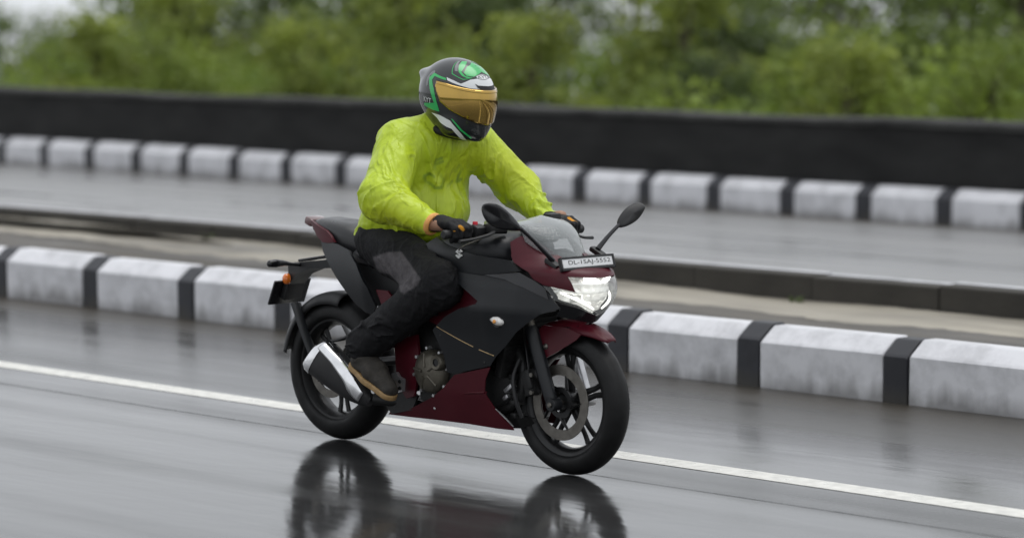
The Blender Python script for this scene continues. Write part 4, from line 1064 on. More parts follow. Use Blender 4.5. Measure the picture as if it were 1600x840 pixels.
# ---- handlebars and controls
def bar(s_):
    dz = -.018 if s_ > 0 else 0; g0 = Vector((1.030, s_ * .385, .953 + dz)); g1 = Vector((1.045, s_ * .26, .957 + dz)); r0 = Vector((1.085, s_ * .10, .955))
    o = MB().tube([g0, g1, (1.065, s_ * .17, .957), r0], .0115, 12, 4).build('clip_on_bar', 'engine_dark', bike)
    MB().tube([g0, g1], [.0175, .0165], 14, 2).build('grip', 'plastic', o)
    MB().lathe([(0, -.012), (.014, -.012), (.0185, -.006), (.0185, .01), (.012, .012)], g0 + Vector((0, -s_ * .004, 0)), axis=(0, -s_, 0), seg=18).build('bar_end', 'engine_dark', o)
    MB().box((1.052, s_ * .225, .958), (.042, .055, .052), Matrix.Rotation(R(20), 3, 'Y'), .01).build('switch_pod', 'plastic', o)
    MB().lathe([(0, -.012), (.010, -.012), (.011, 0)], (1.045, s_ * .232, .985), axis=(0, 0, -1), seg=14).build('kill_switch' if s_ < 0 else 'horn_button', 'red_button' if s_ < 0 else 'plastic', o)
    mc = MB().box((1.085, s_ * .165, .970), (.05, .08, .035), None, .008).build('lever_clamp', 'engine_dark', o)
    MB().box((1.09, s_ * .155, .998), (.045, .062, .028), None, .006).build('fluid_reservoir', 'plastic', mc)
    MB().tube([(1.105, s_ * .19, .957), (1.125, s_ * .24, .948 + dz), (1.115, s_ * .31, .936 + dz * 1.5), (1.105, s_ * .375, .930 + dz * 1.5)], [.009, .008, .007, .0085], 10, 5, .8).build('brake_lever' if s_ < 0 else 'clutch_lever', 'engine_dark', o)
bar(-1); bar(1)
MB().tube([P(757, 372, -.16), P(740, 378, -.20), P(722, 386, -.24), P(716, 392, -.2)], .0035, 8, 5).build('throttle_cable', 'steel', bike)
MB().tube([P(790, 370, -.10), P(775, 395, -.14), P(750, 396, -.14), P(742, 384, -.13)], .0045, 8, 5).build('brake_line', 'plastic', bike)
MB().tube([P(800, 390, -.08), P(780, 392, -.12), P(760, 394, -.14)], .0055, 8, 5).build('wiring_loom', 'plastic', bike)
MB().box((1.17, 0, .945), (.03, .17, .085), Matrix.Rotation(R(-38), 3, 'Y'), .012).build('instrument_panel', 'gloss_black', bike)
MB().box((1.115, 0, .955), (.06, .05, .02), None, .008).build('ignition_lock', 'alu', bike)
MB().loft([[(x, -w, z0), (x, w, z0), (x, w, z1), (x, -w, z1)] for x, w, z0, z1 in ((1.10, .10, .80, .86), (1.20, .12, .76, .88), (1.30, .10, .72, .86), (1.40, .08, .70, .80))]).build('inner_fairing', 'plastic', bike, True, 30)

# ---- mirrors
def mirror(name, base, elbow, head_c, fwd_y, s_):
    b0, e0, h0 = Vector(base), Vector(elbow), Vector(head_c)
    o = MB().tube([b0, b0 + (e0 - b0) * .5 + Vector((0, 0, .004)), e0], [.013, .010, .009], 12, 5, .8).build(name, 'gloss_black', bike)
    MB().box(b0 + Vector((.0, -.0 * s_, -.012)), (.07, .035, .022), Matrix.Rotation(R(25), 3, 'Y'), .008).build('mirror_foot', 'plastic', o)
    return o, e0, h0
def mirror_head(o, prof, m='gloss_black', depth=.020, glass=True):
    """prof: outline points in 3D (roughly coplanar); shell bulges forward, glass sits on the rear face"""
    pts = [Vector(p) for p in prof]; c = sum(pts, Vector()) / len(pts)
    nr = Vector((0, 0, 0))
    for i in range(len(pts)): nr += (pts[i] - c).cross(pts[(i + 1) % len(pts)] - c)
    nr.normalize()
    if nr.x < 0: nr = -nr
    rings = []
    for k, (s_, d) in enumerate(((.90, -.004), (1.0, 0), (1.0, .006), (.94, .011), (.78, .016), (.5, depth), (.05, depth + .003))):
        rings.append([tuple(c + (p - c) * s_ + nr * d) for p in pts])
    MB().loft(rings).build('mirror_shell', m, o, True, 60)
    MB().loft([[tuple(c + (p - c) * .91 + nr * -.0045) for p in pts], [tuple(c + (p - c) * .91 + nr * -.006) for p in pts]]).build('mirror_glass', 'mirror_glass', o, True, 30)
def ctr(px, y): return [P(u, v, y if np.isscalar(y) else y[i]) for i, (u, v) in enumerate(px)]
def cat(pts, sub=4):
    pts = [Vector(p) for p in pts]; n_ = len(pts); out = []
    for i in range(n_):
        p0, p1, p2, p3 = pts[i - 1], pts[i], pts[(i + 1) % n_], pts[(i + 2) % n_]
        for k in range(sub):
            t = k / sub; out.append(.5 * ((2 * p1) + (p2 - p0) * t + (2 * p0 - 5 * p1 + 4 * p2 - p3) * t * t + (3 * p1 - p0 - 3 * p2 + p3) * t ** 3))
    return out
mo, e0, h0 = mirror('mirror', P(864, 407, -.125), P(806, 350, -.285), P(780, 340, -.36), 0, -1)
mprof = cat([P(753, 322, -.43), P(762, 317.5, -.425), P(778, 319, -.39), P(798, 334, -.32), P(814, 356, -.27), P(806, 360, -.285), P(780, 357, -.36), P(763, 349, -.41), P(754, 335, -.43)])
mirror_head(mo, mprof)
mo, e0, h0 = mirror('mirror', P(934, 389, .205), P(968, 350, .315), P(985, 335, .36), 0, 1)
mprof = cat([P(1007, 326, .43), P(1003, 319, .425), P(993, 317, .405), P(977, 326, .355), P(965, 343, .315), P(966, 355, .31), P(980, 353, .34), P(996, 343, .40)])
mirror_head(mo, mprof, 'plastic')

# ---- front number plate on the cowl
pc = [P(872, 403, -.145), P(957, 396.5, .098), P(961, 417, .098), P(879, 424.5, -.145)]
pc = [Vector(p) for p in pc]; ctrp = sum(pc, Vector()) / 4
ex = ((pc[1] - pc[0]) + (pc[2] - pc[3])).normalized(); ez = ((pc[0] - pc[3]) + (pc[1] - pc[2])); ez = (ez - ex * ez.dot(ex)).normalized(); en = ez.cross(ex) * -1
if en.x < 0: en = -en
PW = (pc[1] - pc[0]).length; PH = ((pc[0] - pc[3]).length + (pc[1] - pc[2]).length) / 2
Mt = Matrix((ex, en, ez)).transposed()
pl = MB().box(ctrp - en * .006, (PW, .012, PH), Mt, .003).build('number_plate_holder', 'plastic', bike)
for q, sx, sz in ((ez * (PH / 2 - .004), PW, .008), (ez * -(PH / 2 - .0055), PW, .011), (ex * (PW / 2 - .004), .008, PH), (ex * -(PW / 2 - .004), .008, PH)):
    MB().box(ctrp + q + en * .004, (sx - .0007, .010, sz - .0007), Mt, .002).build('plate_frame', 'plastic', pl)
MB().box(ctrp + en * .003 + ez * .0018, (PW - .018, .004, PH - .02), Mt, .001).build('number_plate', 'white_print', pl)
tv, tf = text_mesh('DL-1SAJ-5552')
xs = [p[0] for p in tv]; ys_ = [p[1] for p in tv]; kx = (PW - .056) / (max(xs) - min(xs)); ky = (PH - .034) / (max(ys_) - min(ys_)); cx, cy = (max(xs) + min(xs)) / 2, (max(ys_) + min(ys_)) / 2
mesh_obj('lettering', [tuple(ctrp + ez * .0018 + en * .0058 + ex * ((p[0] - cx) * kx + .008) + ez * (p[1] - cy) * ky) for p in tv], tf, 'engine_dark', pl, False)
MB().box(ctrp - en * .03 - ez * .012, (.10, .045, .015), Mt, .003).build('plate_mount', 'plastic', pl)
# ================================================================== THE RIDER (same axes as the bike)
person = empty('person', (X0 + .38, Y0, .82))
tag(person, 'rider in lime yellow rain jacket, black trousers and full-face helmet astride the maroon motorcycle', 'person')
OFF = (-.38, 0, -.82)
def to_person(o, parent=None):
    o.parent = parent or person
    if parent is None: o.location = OFF
    return o
sh = {-1: (.548, -.175, 1.285), 1: (.605, .180, 1.285)}
el = {-1: (.645, -.355, 1.075), 1: (.722, .338, 1.088)}
wr = {-1: (.905, -.338, .988), 1: (.900, .322, .966)}
hip = {-1: (.36, -.10, .875), 1: (.36, .10, .875)}
kn = {-1: (.845, -.235, .735), 1: (.845, .235, .735)}
an = {-1: (.425, -.255, .455), 1: (.425, .255, .455)}

# --- the body itself (continuous, almost wholly covered by clothing)
def body(X, Y, Z):
    D = rc(X, Y, Z, (.36, 0, .92), (.54, 0, 1.20), .11, .095)[0]
    D = smin(D, rc(X, Y, Z, (.55, 0, 1.24), (.655, 0, 1.42), .075, .050)[0], .05)
    D = smin(D, ell(X, Y, Z, (.705, 0, 1.465), (.10, .075, .115)), .03)
    D = smin(D, ell(X, Y, Z, (.802, 0, 1.445), (.018, .012, .018)), .012)
    for s_ in (-1, 1):
        D = smin(D, rc(X, Y, Z, sh[s_], el[s_], .06, .045)[0], .05); D = smin(D, rc(X, Y, Z, el[s_], wr[s_], .045, .029)[0], .02)
        D = smin(D, rc(X, Y, Z, wr[s_], (.965, s_ * .335, .985), .029, .026)[0], .01)
        D = smin(D, rc(X, Y, Z, hip[s_], kn[s_], .085, .06)[0], .05); D = smin(D, rc(X, Y, Z, kn[s_], an[s_], .055, .038)[0], .03)
        D = smin(D, rc(X, Y, Z, an[s_], (.50, s_ * .262, .33), .038, .030)[0], .02)
        D = smin(D, ell(X, Y, Z, (.705, s_ * .078, 1.46), (.02, .012, .03)), .01)
    return D
V, Fq = sdf_mesh(body, (.15, -.46, .26), (1.02, .46, 1.61), .013)
to_person(fast_mesh('body', V, Fq, 'skin', None))

# --- jacket
def crease(n_, w): return np.exp(-(n_ / w) ** 2)
def limb_fold(X, Y, Z, a, b_, seed, amp, k1=10., k2=.42, skew=.35):
    a = np.array(a); d = np.array(b_) - a; L = np.linalg.norm(d); d = d / L; e1 = np.cross(d, (0, .3, 1)); e1 /= np.linalg.norm(e1); e2 = np.cross(d, e1)
    px, py, pz = X - a[0], Y - a[1], Z - a[2]
    t = px * d[0] + py * d[1] + pz * d[2]; az = np.arctan2(px * e2[0] + py * e2[1] + pz * e2[2], px * e1[0] + py * e1[1] + pz * e1[2])
    c, s_ = np.cos(az), np.sin(az); q = t * k1 + skew * np.sin(az + seed)
    n1 = snoise(q, c * k2, s_ * k2, seed, 1.); n2 = snoise(q * 2.1, c * k2 * 1.6, s_ * k2 * 1.6, seed + 1, 1.); w = np.clip(.5 + .6 * snoise(X, Y, Z, seed + 2, 3.5), .05, 1.2)
    return amp * 1.25 * (crease(n1, .22) - .25) * w + amp * .22 * (crease(n2, .3) - .3) * w
def jacket(X, Y, Z):
    T = rc(X, Y, Z, (.43, 0, 1.02), (.60, 0, 1.285), .165, .105)[0]
    for s_ in (-1, 1):
        D = rc(X, Y, Z, (.355, s_ * .065, .90), (.475, s_ * .085, 1.10), .135, .135)[0]
        D = smin(D, rc(X, Y, Z, (.475, s_ * .085, 1.10), (.575, s_ * .095, 1.26), .135, .098)[0], .05)
        D = smin(D, rc(X, Y, Z, (.605, s_ * .045, 1.335), (sh[s_][0], s_ * .165, 1.285), .078, .088)[0], .06)
        T = smin(T, D, .05)
    T = smin(T, ell(X, Y, Z, (.50, 0, 1.00), (.185, .185, .14)), .06)
    T = smin(T, rc(X, Y, Z, (.60, 0, 1.33), (.655, 0, 1.395), .085, .082)[0], .03)
    T = smin(T, ell(X, Y, Z, (.375, 0, 1.12), (.11, .16, .15)), .08)                  # back blown full of air
    for s_ in (-1, 1):
        ra = .096 if s_ < 0 else .084; d1 = rc(X, Y, Z, sh[s_], el[s_], .093, ra)[0]; d2 = rc(X, Y, Z, el[s_], wr[s_], ra - .004, .046)[0]
        T = smin(T, smin(d1, d2, .035), .035)
    return T
def jacket_folds(X, Y, Z):
    dt = rc(X, Y, Z, (.40, 0, .95), (.60, 0, 1.30), .16, .12)[0]
    wt = np.exp(-np.maximum(dt, 0) * 28); num = 0; den = wt
    front = np.clip((X - .50 - .35 * (Z - 1.1)) / .10, 0, 1)
    vert = crease(snoise(X * 1.5, Y * 7.5, Z * 1.6, 3, 1.), .24) - .35; vert2 = crease(snoise(X * 3, Y * 17, Z * 4.0, 5, 1.), .35) - .35
    a, b_ = X * .55 + Z * .83, -X * .83 + Z * .55
    diag = crease(snoise(a * 2.4, Y * 3.0, b_ * 6.0, 13, 1.), .22) - .35; diag2 = crease(snoise(a * 5, Y * 8, b_ * 15, 15, 1.), .35) - .35
    ft = front * (.011 * vert + .002 * vert2) + (1 - front * .7) * (.009 * diag + .0015 * diag2)
    hem = np.exp(-((Z - .915) / .03) ** 2)
    ft = ft + hem * .010 * (crease(snoise(X * 2.5, Y * 2.5, Z * 22, 31, 1.), .4) - .35)
    num = wt * ft
    for s_ in (-1, 1):
        k = 10 if s_ < 0 else 40
        ra = .096 if s_ < 0 else .084; d1 = rc(X, Y, Z, sh[s_], el[s_], .093, ra)[0]; d2 = rc(X, Y, Z, el[s_], wr[s_], ra - .004, .046)[0]
        w1 = np.exp(-np.maximum(d1, 0) * 60) * (dt > .0); w2 = np.exp(-np.maximum(d2, 0) * 60)
        num = num + w1 * limb_fold(X, Y, Z, sh[s_], el[s_], k, .009 if s_ > 0 else .0075, 8. if s_ > 0 else 6.5, .55, .5) + w2 * limb_fold(X, Y, Z, el[s_], wr[s_], k + 3, .010, 11., .45, .45)
        den = den + w1 + w2
    num = num + wt * .0045 * np.exp(-(Y / .011) ** 2) * (front > .3)          # zip flap
    edge = np.clip((Z - .885) / .02, .15, 1)
    T = num / (den + 1e-6) * edge + .0005 * snoise(X, Y, Z, 8, 18.)
    return T
def jacket_cut(X, Y, Z, T):
    hem = .874 + .02 * np.clip((X - .5), -.1, .3) + .004 * np.sin(X * 21) + .003 * np.sin(Y * 25)
    T = smax(T, hem - Z, .008)
    T = smax(T, -rc(X, Y, Z, (.645, 0, 1.375), (.70, 0, 1.50), .068, .085)[0], .006)     # neck opening
    for s_ in (-1, 1):                                                               # cuff opening
        d = np.array(wr[s_]) - np.array(el[s_]); d /= np.linalg.norm(d); c = np.array(wr[s_]) + d * .012
        pl = (X - c[0]) * d[0] + (Y - c[1]) * d[1] + (Z - c[2]) * d[2]
        near_c = (X - c[0]) ** 2 + (Y - c[1]) ** 2 + (Z - c[2]) ** 2 < .12 ** 2
        T = np.where(near_c, smax(T, pl, .004), T)
    return T
def sdf_cloth(base, folds, cut, lo, hi, h):
    ax = [np.arange(lo[i], hi[i] + h, h) for i in range(3)]; X, Y, Z = np.meshgrid(*ax, indexing='ij')
    D = base(X, Y, Z); k = np.abs(D) < .03; D[k] -= folds(X[k], Y[k], Z[k])
    return surface_nets(cut(X, Y, Z, D), lo, h)
V, Fq = sdf_cloth(jacket, jacket_folds, jacket_cut, (.15, -.50, .855), (1.0, .50, 1.50), .0058)
jk = to_person(fast_mesh('jacket', V, Fq, 'jacket', None))
cols = np.tile(np.array([.56, .72, .035]), (len(V), 1))
yl = np.clip(snoise(V[:, 0], V[:, 1], V[:, 2], 77, 3.0) * .5, 0, 1)[:, None]
cols = cols * (1 - yl * .5) + np.array([.66, .70, .03]) * yl * .5
# dark green print on the chest, two curled letters
Q = V - CAMP; wv = Q @ FW; uu = 800 + F_PX * (Q @ RT) / wv; vv = 420 - F_PX * (Q @ UPV) / wv
def stroke(pts, w):
    d = np.full(len(V), 1e9)
    for a, b_ in zip(pts[:-1], pts[1:]):
        a = np.array(a, float); b_ = np.array(b_, float); ab = b_ - a
        t = np.clip(((uu - a[0]) * ab[0] + (vv - a[1]) * ab[1]) / (ab @ ab), 0, 1)
        d = np.minimum(d, np.hypot(uu - a[0] - ab[0] * t, vv - a[1] - ab[1] * t))
    return np.clip((w + .8 - d) / 1.6, 0, 1)
frontv = (V[:, 0] > .52) & (np.abs(V[:, 1]) < .20)
pr = np.zeros(len(V))
for pts in ([(690, 247), (682, 250), (679, 262), (688, 272), (694, 282), (690, 293), (680, 294), (673, 287), (664, 283), (663, 275), (671, 271), (678, 276)], [(684, 256), (692, 252)], [(712, 268), (718, 258), (722, 264), (716, 274), (714, 284), (720, 280)], [(700, 290), (706, 284)]):
    pr = np.maximum(pr, stroke(pts, 2.3))
pr = (pr * frontv * .55 * np.clip(.75 + .4 * snoise(V[:, 0], V[:, 1], V[:, 2], 55, 9.), .2, 1))[:, None]
cols = cols * (1 - pr) + np.array([.12, .26, .05]) * pr
paint(jk, cols)
for s_ in (-1, 1):
    d = (Vector(wr[s_]) - Vector(el[s_])).normalized(); c = Vector(wr[s_]) + d * .008
    MB().lathe([(.036, -.010), (.044, -.010), (.047, -.002), (.046, .006), (.040, .012), (.034, .012)], c, axis=d, seg=28, close=True).build('cuff', 'cuff', jk)
MB().lathe([(.070, -.02), (.082, -.02), (.080, .03), (.074, .05), (.066, .03)], (.645, 0, 1.375), axis=(.45, 0, 1), seg=36, close=True).build('collar', 'glove', jk)

# --- trousers
def trousers(X, Y, Z):
    T = ell(X, Y, Z, (.36, 0, .885), (.175, .185, .085))
    for s_ in (-1, 1):
        d1 = rc(X, Y, Z, hip[s_], kn[s_], .112, .092)[0]; d2 = rc(X, Y, Z, kn[s_], (an[s_][0] - .02, an[s_][1], an[s_][2] + .0), .088, .078)[0]
        T = smin(T, smin(d1, d2, .05), .03)
    return T
def trouser_folds(X, Y, Z):
    num, den = 0, 1e-6
    for s_ in (-1, 1):
        k = 60 if s_ < 0 else 80; side_ = (Y * s_ > 0)
        d1 = rc(X, Y, Z, hip[s_], kn[s_], .112, .092)[0]; d2 = rc(X, Y, Z, kn[s_], an[s_], .088, .078)[0]
        w1 = np.exp(-np.maximum(d1, 0) * 60) * side_; w2 = np.exp(-np.maximum(d2, 0) * 60) * side_
        num = num + w1 * limb_fold(X, Y, Z, hip[s_], kn[s_], k, .007, 6., .8, .9) + w2 * limb_fold(X, Y, Z, kn[s_], an[s_], k + 3, .010, 8.5, .75, .9); den = den + w1 + w2
    return num / den + .001 * snoise(X, Y, Z, 9, 20.)
def trouser_cut(X, Y, Z, T):
    for s_ in (-1, 1):
        c = np.array(an[s_]); d = c - np.array(kn[s_]); d /= np.linalg.norm(d); c = c + d * .04
        pl = (X - c[0]) * d[0] + (Y - c[1]) * d[1] + (Z - c[2]) * d[2]
        nr = (X - c[0]) ** 2 + (Y - c[1]) ** 2 + (Z - c[2]) ** 2 < .16 ** 2
        T = np.where(nr, smax(T, pl + .006 * snoise(X, Y, Z, 5, 5.), .006), T)
    return T
V, Fq = sdf_cloth(trousers, trouser_folds, trouser_cut, (.14, -.40, .33), (1.0, .40, 1.0), .0065)
tr = to_person(fast_mesh('trousers', V, Fq, 'trousers', None))
cols = np.tile(np.array([.009, .009, .0102]), (len(V), 1))
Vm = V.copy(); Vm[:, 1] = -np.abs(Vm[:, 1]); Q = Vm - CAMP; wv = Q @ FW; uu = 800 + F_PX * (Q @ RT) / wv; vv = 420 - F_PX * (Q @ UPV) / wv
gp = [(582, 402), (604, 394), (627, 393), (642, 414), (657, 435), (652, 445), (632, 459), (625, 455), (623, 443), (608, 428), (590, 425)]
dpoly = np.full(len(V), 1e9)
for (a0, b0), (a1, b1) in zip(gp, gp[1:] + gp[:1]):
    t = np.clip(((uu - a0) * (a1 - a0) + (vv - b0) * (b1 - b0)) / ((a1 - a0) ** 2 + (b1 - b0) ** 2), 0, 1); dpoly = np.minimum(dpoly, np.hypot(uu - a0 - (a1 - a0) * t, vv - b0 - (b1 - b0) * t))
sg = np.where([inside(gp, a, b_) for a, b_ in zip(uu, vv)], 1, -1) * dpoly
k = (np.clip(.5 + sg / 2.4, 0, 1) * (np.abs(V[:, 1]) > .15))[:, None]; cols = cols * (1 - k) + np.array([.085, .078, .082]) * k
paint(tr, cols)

# --- boots
for s_ in (-1, 1):
    heel = Vector((.365, s_ * .262, .372)); toe = Vector((.585, s_ * .275, .272)); fdv = (toe - heel).normalized(); sv = Vector((0, s_, 0)); sv = (sv - fdv * sv.dot(fdv)).normalized(); uv = fdv.cross(sv) * s_ * -1
    if uv.z < 0: uv = -uv
    Mx = np.array([fdv, sv, uv]); hv = np.array(heel)
    def tol(X, Y, Z): return tuple((X - hv[0]) * Mx[i][0] + (Y - hv[1]) * Mx[i][1] + (Z - hv[2]) * Mx[i][2] for i in range(3))
    Lf = (toe - heel).length
    def foot(a, b_, c):
        D = rc(a, b_, c, (.03, 0, .045), (.13, 0, .045), .042, .046)[0]
        D = smin(D, rc(a, b_, c, (.13, 0, .040), (Lf - .0, .004, .026), .046, .034)[0], .03)
        return D
    def boot(X, Y, Z):
        a, b_, c = tol(X, Y, Z); D = foot(a, b_, c)
        D = smin(D, rc(X, Y, Z, tuple(hv + Mx[0] * .045 + Mx[2] * .05), tuple(np.array(an[s_]) + np.array([.01, 0, .02])), .046, .052)[0], .03)
        D = D - .002 * snoise(X, Y, Z, 4, 18.)
        # lace area
        D = D - .0035 * np.clip(np.sin(a * 320), 0, 1) * (np.abs(b_) < .025) * (c > .055) * (a > .09) * (a < .19)
        return smax(D, .010 - c, .004)
    lo = np.minimum(hv, np.array(toe)) - .10; hi = np.maximum(np.maximum(hv, np.array(toe)), np.array(an[s_])) + .09
    V, Fq = sdf_mesh(boot, lo, hi, .005); bo = to_person(fast_mesh('boot', V, Fq, 'boot', None))
    def sole(X, Y, Z):
        a, b_, c = tol(X, Y, Z); D = foot(a, b_, np.full_like(c, .030)) - .005
        D = smax(D, np.abs(c - .002) - .0115, .004)
        return D
    V, Fq = sdf_mesh(sole, lo - .02, hi, .004); fast_mesh('sole', V, Fq, 'sole', bo)

# --- gloves: palm, four fingers closed round the grip, thumb from underneath
for s_ in (-1, 1):
    w0 = np.array(wr[s_]); by = s_ * (.318 if s_ < 0 else .302); hz = 0 if s_ < 0 else -.018
    bar_c = np.array([1.037, by, .955]); ks = [by + s_ * o for o in (-.034, -.011, .012, .034)]     # index .. little, inner to outer
    lens = (1.0, 1.08, 1.02, .86)
    def hand(X, Y, Z):
        Z = Z - hz
        D = rc(X, Y, Z, (w0[0] - .02, w0[1], w0[2] - hz), (w0[0] + .045, by, .990), .034, .034)[0]
        for y_ in ks: D = smin(D, rc(X, Y, Z, (w0[0] + .045, by + (y_ - by) * .5, .990), (1.022, y_, .992), .022, .0165)[0], .012)
        for y_, ln in zip(ks, lens):
            k1 = (1.022, y_, .992); k2 = (1.022 + .043 * ln, y_, .982 - .006); k3 = (1.022 + .040 * ln, y_, .945); k4 = (1.035, y_, .927)
            D = smin(D, rc(X, Y, Z, k1, k2, .0145, .0135)[0], .004); D = smin(D, rc(X, Y, Z, k2, k3, .0132, .0122)[0], .003); D = smin(D, rc(X, Y, Z, k3, k4, .0120, .0105)[0], .003)
        t0 = (w0[0] + .055, by - s_ * .028, .975); t1 = (1.005, by - s_ * .050, .950); t2 = (1.035, by - s_ * .058, .932); t3 = (1.058, by - s_ * .050, .930)
        D = smin(D, rc(X, Y, Z, t0, t1, .020, .0155)[0], .008); D = smin(D, rc(X, Y, Z, t1, t2, .0150, .0135)[0], .003); D = smin(D, rc(X, Y, Z, t2, t3, .0132, .0105)[0], .003)
        D = smin(D, rc(X, Y, Z, tuple(w0 + [-.035, 0, .0]), tuple(w0 + [.012, 0, 0]), .039, .036)[0], .006) if False else D
        return D - .0012 * snoise(X, Y, Z, 3, 30.)
    V, Fq = sdf_mesh(hand, (w0[0] - .07, by - .11, .87), (1.11, by + .11, 1.04), .0032)
    gl = to_person(fast_mesh('glove', V, Fq, 'glove_cloth', None))
    Vm = V.copy(); Vm[:, 1] = -np.abs(Vm[:, 1]); Q = Vm - CAMP; wv = Q @ FW; uu = 800 + F_PX * (Q @ RT) / wv; vv = 420 - F_PX * (Q @ UPV) / wv
    cols = np.tile(np.array([.010, .010, .011]), (len(V), 1))
    fc = V[:, 2] > .965 + hz
    for cu, cv in ((721, 356), (712.5, 365)):       # orange knuckle patches on the back of the hand
        du, dv = uu - cu, vv - cv; a_, b2 = du * .75 + dv * .66, -du * .66 + dv * .75
        cols[((a_ / 6.0) ** 2 + (b2 / 3.0) ** 2 < 1) & fc] = (.62, .27, .02)
    paint(gl, cols)

# --- helmet: star-shaped shell, graphics as thin decals lifted off it
HC = np.array(P(716, 158, 0)) + np.array([.0, 0, 0]); HY, HPI = R(7), R(15)
hf = np.array([math.cos(HY) * math.cos(HPI), math.sin(HY) * math.cos(HPI), -math.sin(HPI)]); hl = np.array([-math.sin(HY), math.cos(HY), 0]); hu = np.cross(hf, hl)
HM = np.stack([hf, hl, hu])                                     # rows: forward, left, up
HS = 1.06
def hsdf(p):
    X, Y, Z = (np.asarray(p[..., i]) / HS for i in range(3))
    D = ell(X, Y, Z, (-.012, 0, .022), (.160, .128, .140))
    D = smin(D, ell(X, Y, Z, (.035, 0, -.055), (.118, .104, .088)), .04)
    D = smin(D, rc(X, np.abs(Y), Z, (.112, 0, -.100), (.05, .070, -.09), .030, .036)[0], .04)
    D = smin(D, ell(X, Y, Z, (-.125, 0, .062), (.075, .062, .030)), .025)        # spoiler
    D = smax(D, -.128 - .12 * np.clip(-X - .0, 0, .2) * -1.0 - Z, .02)
    return D * HS
def vsdf(p):
    X, Y, Z = (np.asarray(p[..., i]) / HS for i in range(3))
    return smin(ell(X, Y, Z, (-.010, 0, .005), (.166, .1305, .150)) * HS, hsdf(p) - .003, .012)
def hrad(dirs, fn=None):
    fn = fn or hsdf
    lo = np.zeros(dirs.shape[:-1]); hi = np.full(dirs.shape[:-1], .34)
    for _ in range(34):
        mid = (lo + hi) / 2; ins = fn(dirs * mid[..., None]) < 0; lo = np.where(ins, mid, lo); hi = np.where(ins, hi, mid)
    return (lo + hi) / 2
def hdir(az, e): return np.stack([np.cos(e) * np.cos(az), np.cos(e) * np.sin(az), np.sin(e)], -1)
def hworld(az, e, off=0., fn=None):
    d = hdir(np.asarray(az, float), np.asarray(e, float)); r_ = hrad(d, fn) + off
    return HC + (d * r_[..., None]) @ HM
def hpx(u, v):
    """picture point -> (azimuth, elevation) on the shell"""
    d = ray(u, v); d = HM @ d; o = HM @ (CAMP - HC)
    ts = np.linspace(11, 13.2, 2400); pts = o + d * ts[:, None]; D = hsdf(pts); k = np.argmax(D < .0005) if (D < .0005).any() else int(np.argmin(D))
    p = pts[k]; return (math.atan2(p[1], p[0]), math.asin(p[2] / np.linalg.norm(p)))
NA, NE = 180, 110
az = np.linspace(-math.pi, math.pi, NA, endpoint=False); ee = np.linspace(-math.pi / 2 + .02, math.pi / 2 - .005, NE)
G = hworld(*np.meshgrid(az, ee, indexing='xy'))
v = G.reshape(-1, 3).tolist(); f = [(j * NA + i, j * NA + (i + 1) % NA, (j + 1) * NA + (i + 1) % NA, (j + 1) * NA + i) for j in range(NE - 1) for i in range(NA)]
f.append(tuple((NE - 1) * NA + i for i in range(NA))); f.append(tuple(NA - 1 - i for i in range(NA)))
hel = to_person(mesh_obj('helmet', v, f, 'helmet_black', None, True, None))
def decal(name, pxs, m, off, mirror=True, step=.05, polar=None, fn=None):
    poly = polar or [hpx(640 + a / 5.25, 80 + b_ / 5.25) for a, b_ in pxs]
    A_ = sum(poly[i][0] * poly[(i + 1) % len(poly)][1] - poly[(i + 1) % len(poly)][0] * poly[i][1] for i in range(len(poly)))
    if A_ < 0: poly = poly[::-1]
    v2, f2 = cdt(poly, step); a = np.array(v2)
    objs = []
    for s_ in ((1, -1) if mirror else (1,)):
        V = hworld(a[:, 0] * s_, a[:, 1], off, fn); objs.append(mesh_obj(name, V.tolist(), f2 if s_ > 0 else [tuple(reversed(q)) for q in f2], m, hel, True, None))
    return objs
def zero_mid(poly): return [(min(p[0], 0.0), p[1]) for p in poly]
# visor (symmetric): near half traced
top = [(228, 250), (300, 268), (400, 298), (500, 318), (580, 325)]; bot = [(560, 590), (440, 540), (330, 475), (258, 410), (218, 290)]
pt = [hpx(640 + a / 5.25, 80 + b_ / 5.25) for a, b_ in top]; pb = [hpx(640 + a / 5.25, 80 + b_ / 5.25) for a, b_ in bot]
half = pt + [(0., pt[-1][1])]; halfb = [(0., pb[0][1] - .02)] + pb
vis = half + [(-a, e) for a, e in reversed(pt)] + [(-a, e) for a, e in reversed(pb)] + halfb
decal('visor', None, 'visor', .002, False, .04, vis, vsdf)
vg = hel.children[-1]; md = vg.modifiers.new('t', 'SOLIDIFY'); md.thickness = .003; md.offset = 0
# upturned rim along the visor's upper edge
az_ = np.linspace(pt[0][0] * .98, -pt[0][0] * .98, 61); et = np.interp(-np.abs(az_), [p[0] for p in pt] + [0.], [p[1] for p in pt] + [pt[-1][1]])
r0_ = hworld(az_, et - .075, .0065, vsdf); r1_ = hworld(az_, et + .012, .0025); v = r0_.tolist() + r1_.tolist()
rm = mesh_obj('visor_rim', v, [(i, i + 61, i + 62, i + 1) for i in range(60)], 'visor', hel, True, None); md = rm.modifiers.new('t', 'SOLIDIFY'); md.thickness = .0015; md.offset = 0
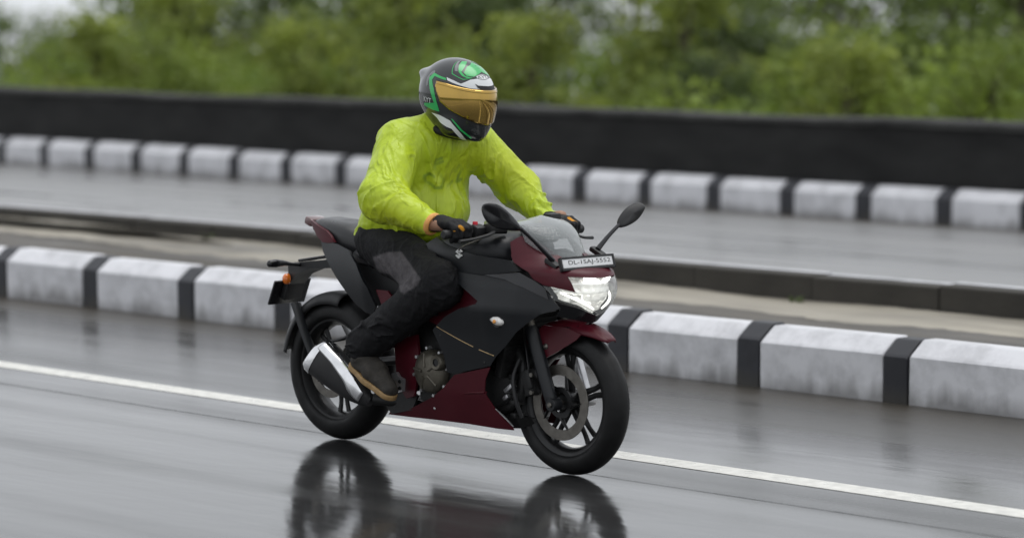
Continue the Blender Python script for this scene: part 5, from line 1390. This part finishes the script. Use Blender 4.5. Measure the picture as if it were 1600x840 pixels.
# eyeport gasket behind the visor
decal('visor_seal', None, 'plastic', .0015, False, .05, [(a * 1.03, e + (.035 if i < len(half) * 2 - 1 else -.04)) for i, (a, e) in enumerate(vis)])
decal('white_stripe', [(305, 215), (360, 240), (420, 268), (500, 235), (560, 226), (620, 232), (690, 262), (715, 322), (640, 316), (520, 312), (430, 288), (310, 240)], 'white_paint', .0008, True)
decal('brow_vent', [(535, 270), (560, 284), (640, 290), (690, 290), (690, 312), (610, 314), (560, 305)], 'engine_dark', .0022)
decal('green_panel', [(500, 95), (545, 108), (590, 160), (525, 212), (470, 205), (445, 178), (470, 130)], 'green', .0010)
decal('green_stripe', [(432, 84), (470, 84), (425, 172), (455, 205), (520, 222), (470, 224), (430, 205), (402, 172)], 'green', .0010)
decal('grey_stripe', [(402, 84), (428, 80), (396, 168), (372, 166)], 'helmet_grey', .0010)
decal('green_edge', [(398, 84), (402, 84), (352, 184), (440, 232), (520, 222), (440, 238), (346, 188)], 'green', .0011)
decal('green_stripe', [(163, 215), (205, 178), (300, 222), (300, 240), (208, 205), (186, 235), (200, 310), (215, 390), (245, 495), (190, 482), (122, 445), (120, 425), (200, 425), (182, 370), (163, 290)], 'green', .0010)
decal('grey_stripe', [(188, 165), (212, 158), (212, 176), (168, 205), (150, 280), (136, 290), (146, 215)], 'helmet_grey', .0009)
decal('white_stripe', [(180, 502), (250, 525), (330, 568), (400, 650), (482, 750), (440, 735), (345, 635), (250, 582)], 'white_paint', .0010)
decal('green_line', [(338, 552), (356, 560), (430, 645), (515, 712), (500, 718), (415, 650)], 'green', .0010)
def htext(s, c, rot, w, h, m, off, mirror=False):
    tv, tf = text_mesh(s); xs = [p[0] for p in tv]; ys_ = [p[1] for p in tv]
    kx = w / (max(xs) - min(xs)); ky = h / (max(ys_) - min(ys_)); cx, cy = (max(xs) + min(xs)) / 2, (max(ys_) + min(ys_)) / 2
    a0, e0 = hpx(*c); P2 = []
    for p in tv:
        x, y = (p[0] - cx) * kx, (p[1] - cy) * ky; x, y = x * math.cos(rot) - y * math.sin(rot), x * math.sin(rot) + y * math.cos(rot)
        P2.append((a0 + x / math.cos(e0), e0 + y))
    P2 = np.array(P2); mesh_obj('lettering', hworld(P2[:, 0], P2[:, 1], off).tolist(), tf, m, hel, False)
a0, e0 = hpx(754, 121)
ov = [(a0 + .20 * math.cos(2 * math.pi * k / 24) / math.cos(e0), e0 + .075 * math.sin(2 * math.pi * k / 24)) for k in range(24)]
decal('logo_oval', None, 'helmet_grey', .0016, False, .03, ov)
decal('logo_field', None, 'white_paint', .0020, False, .03, [(a0 + (a - a0) * .92, e0 + (e - e0) * .86) for a, e in ov])
htext('KYT', (754, 121), 0, .28, .085, 'helmet_black', .0028)
htext('KYT', (668, 156), .05, .34, .14, 'white_paint', .0022)
# neck roll
rg = [(-math.pi + 2 * math.pi * k / 48) for k in range(48)]
cpt = [HC + (np.array([.005 + .085 * HS * math.cos(a), .078 * HS * math.sin(a), -.128 * HS + .012]) @ HM) for a in rg]
MB().tube([tuple(p) for p in cpt] + [tuple(cpt[0])], .016, 10, 1).build('neck_roll', 'glove', hel)
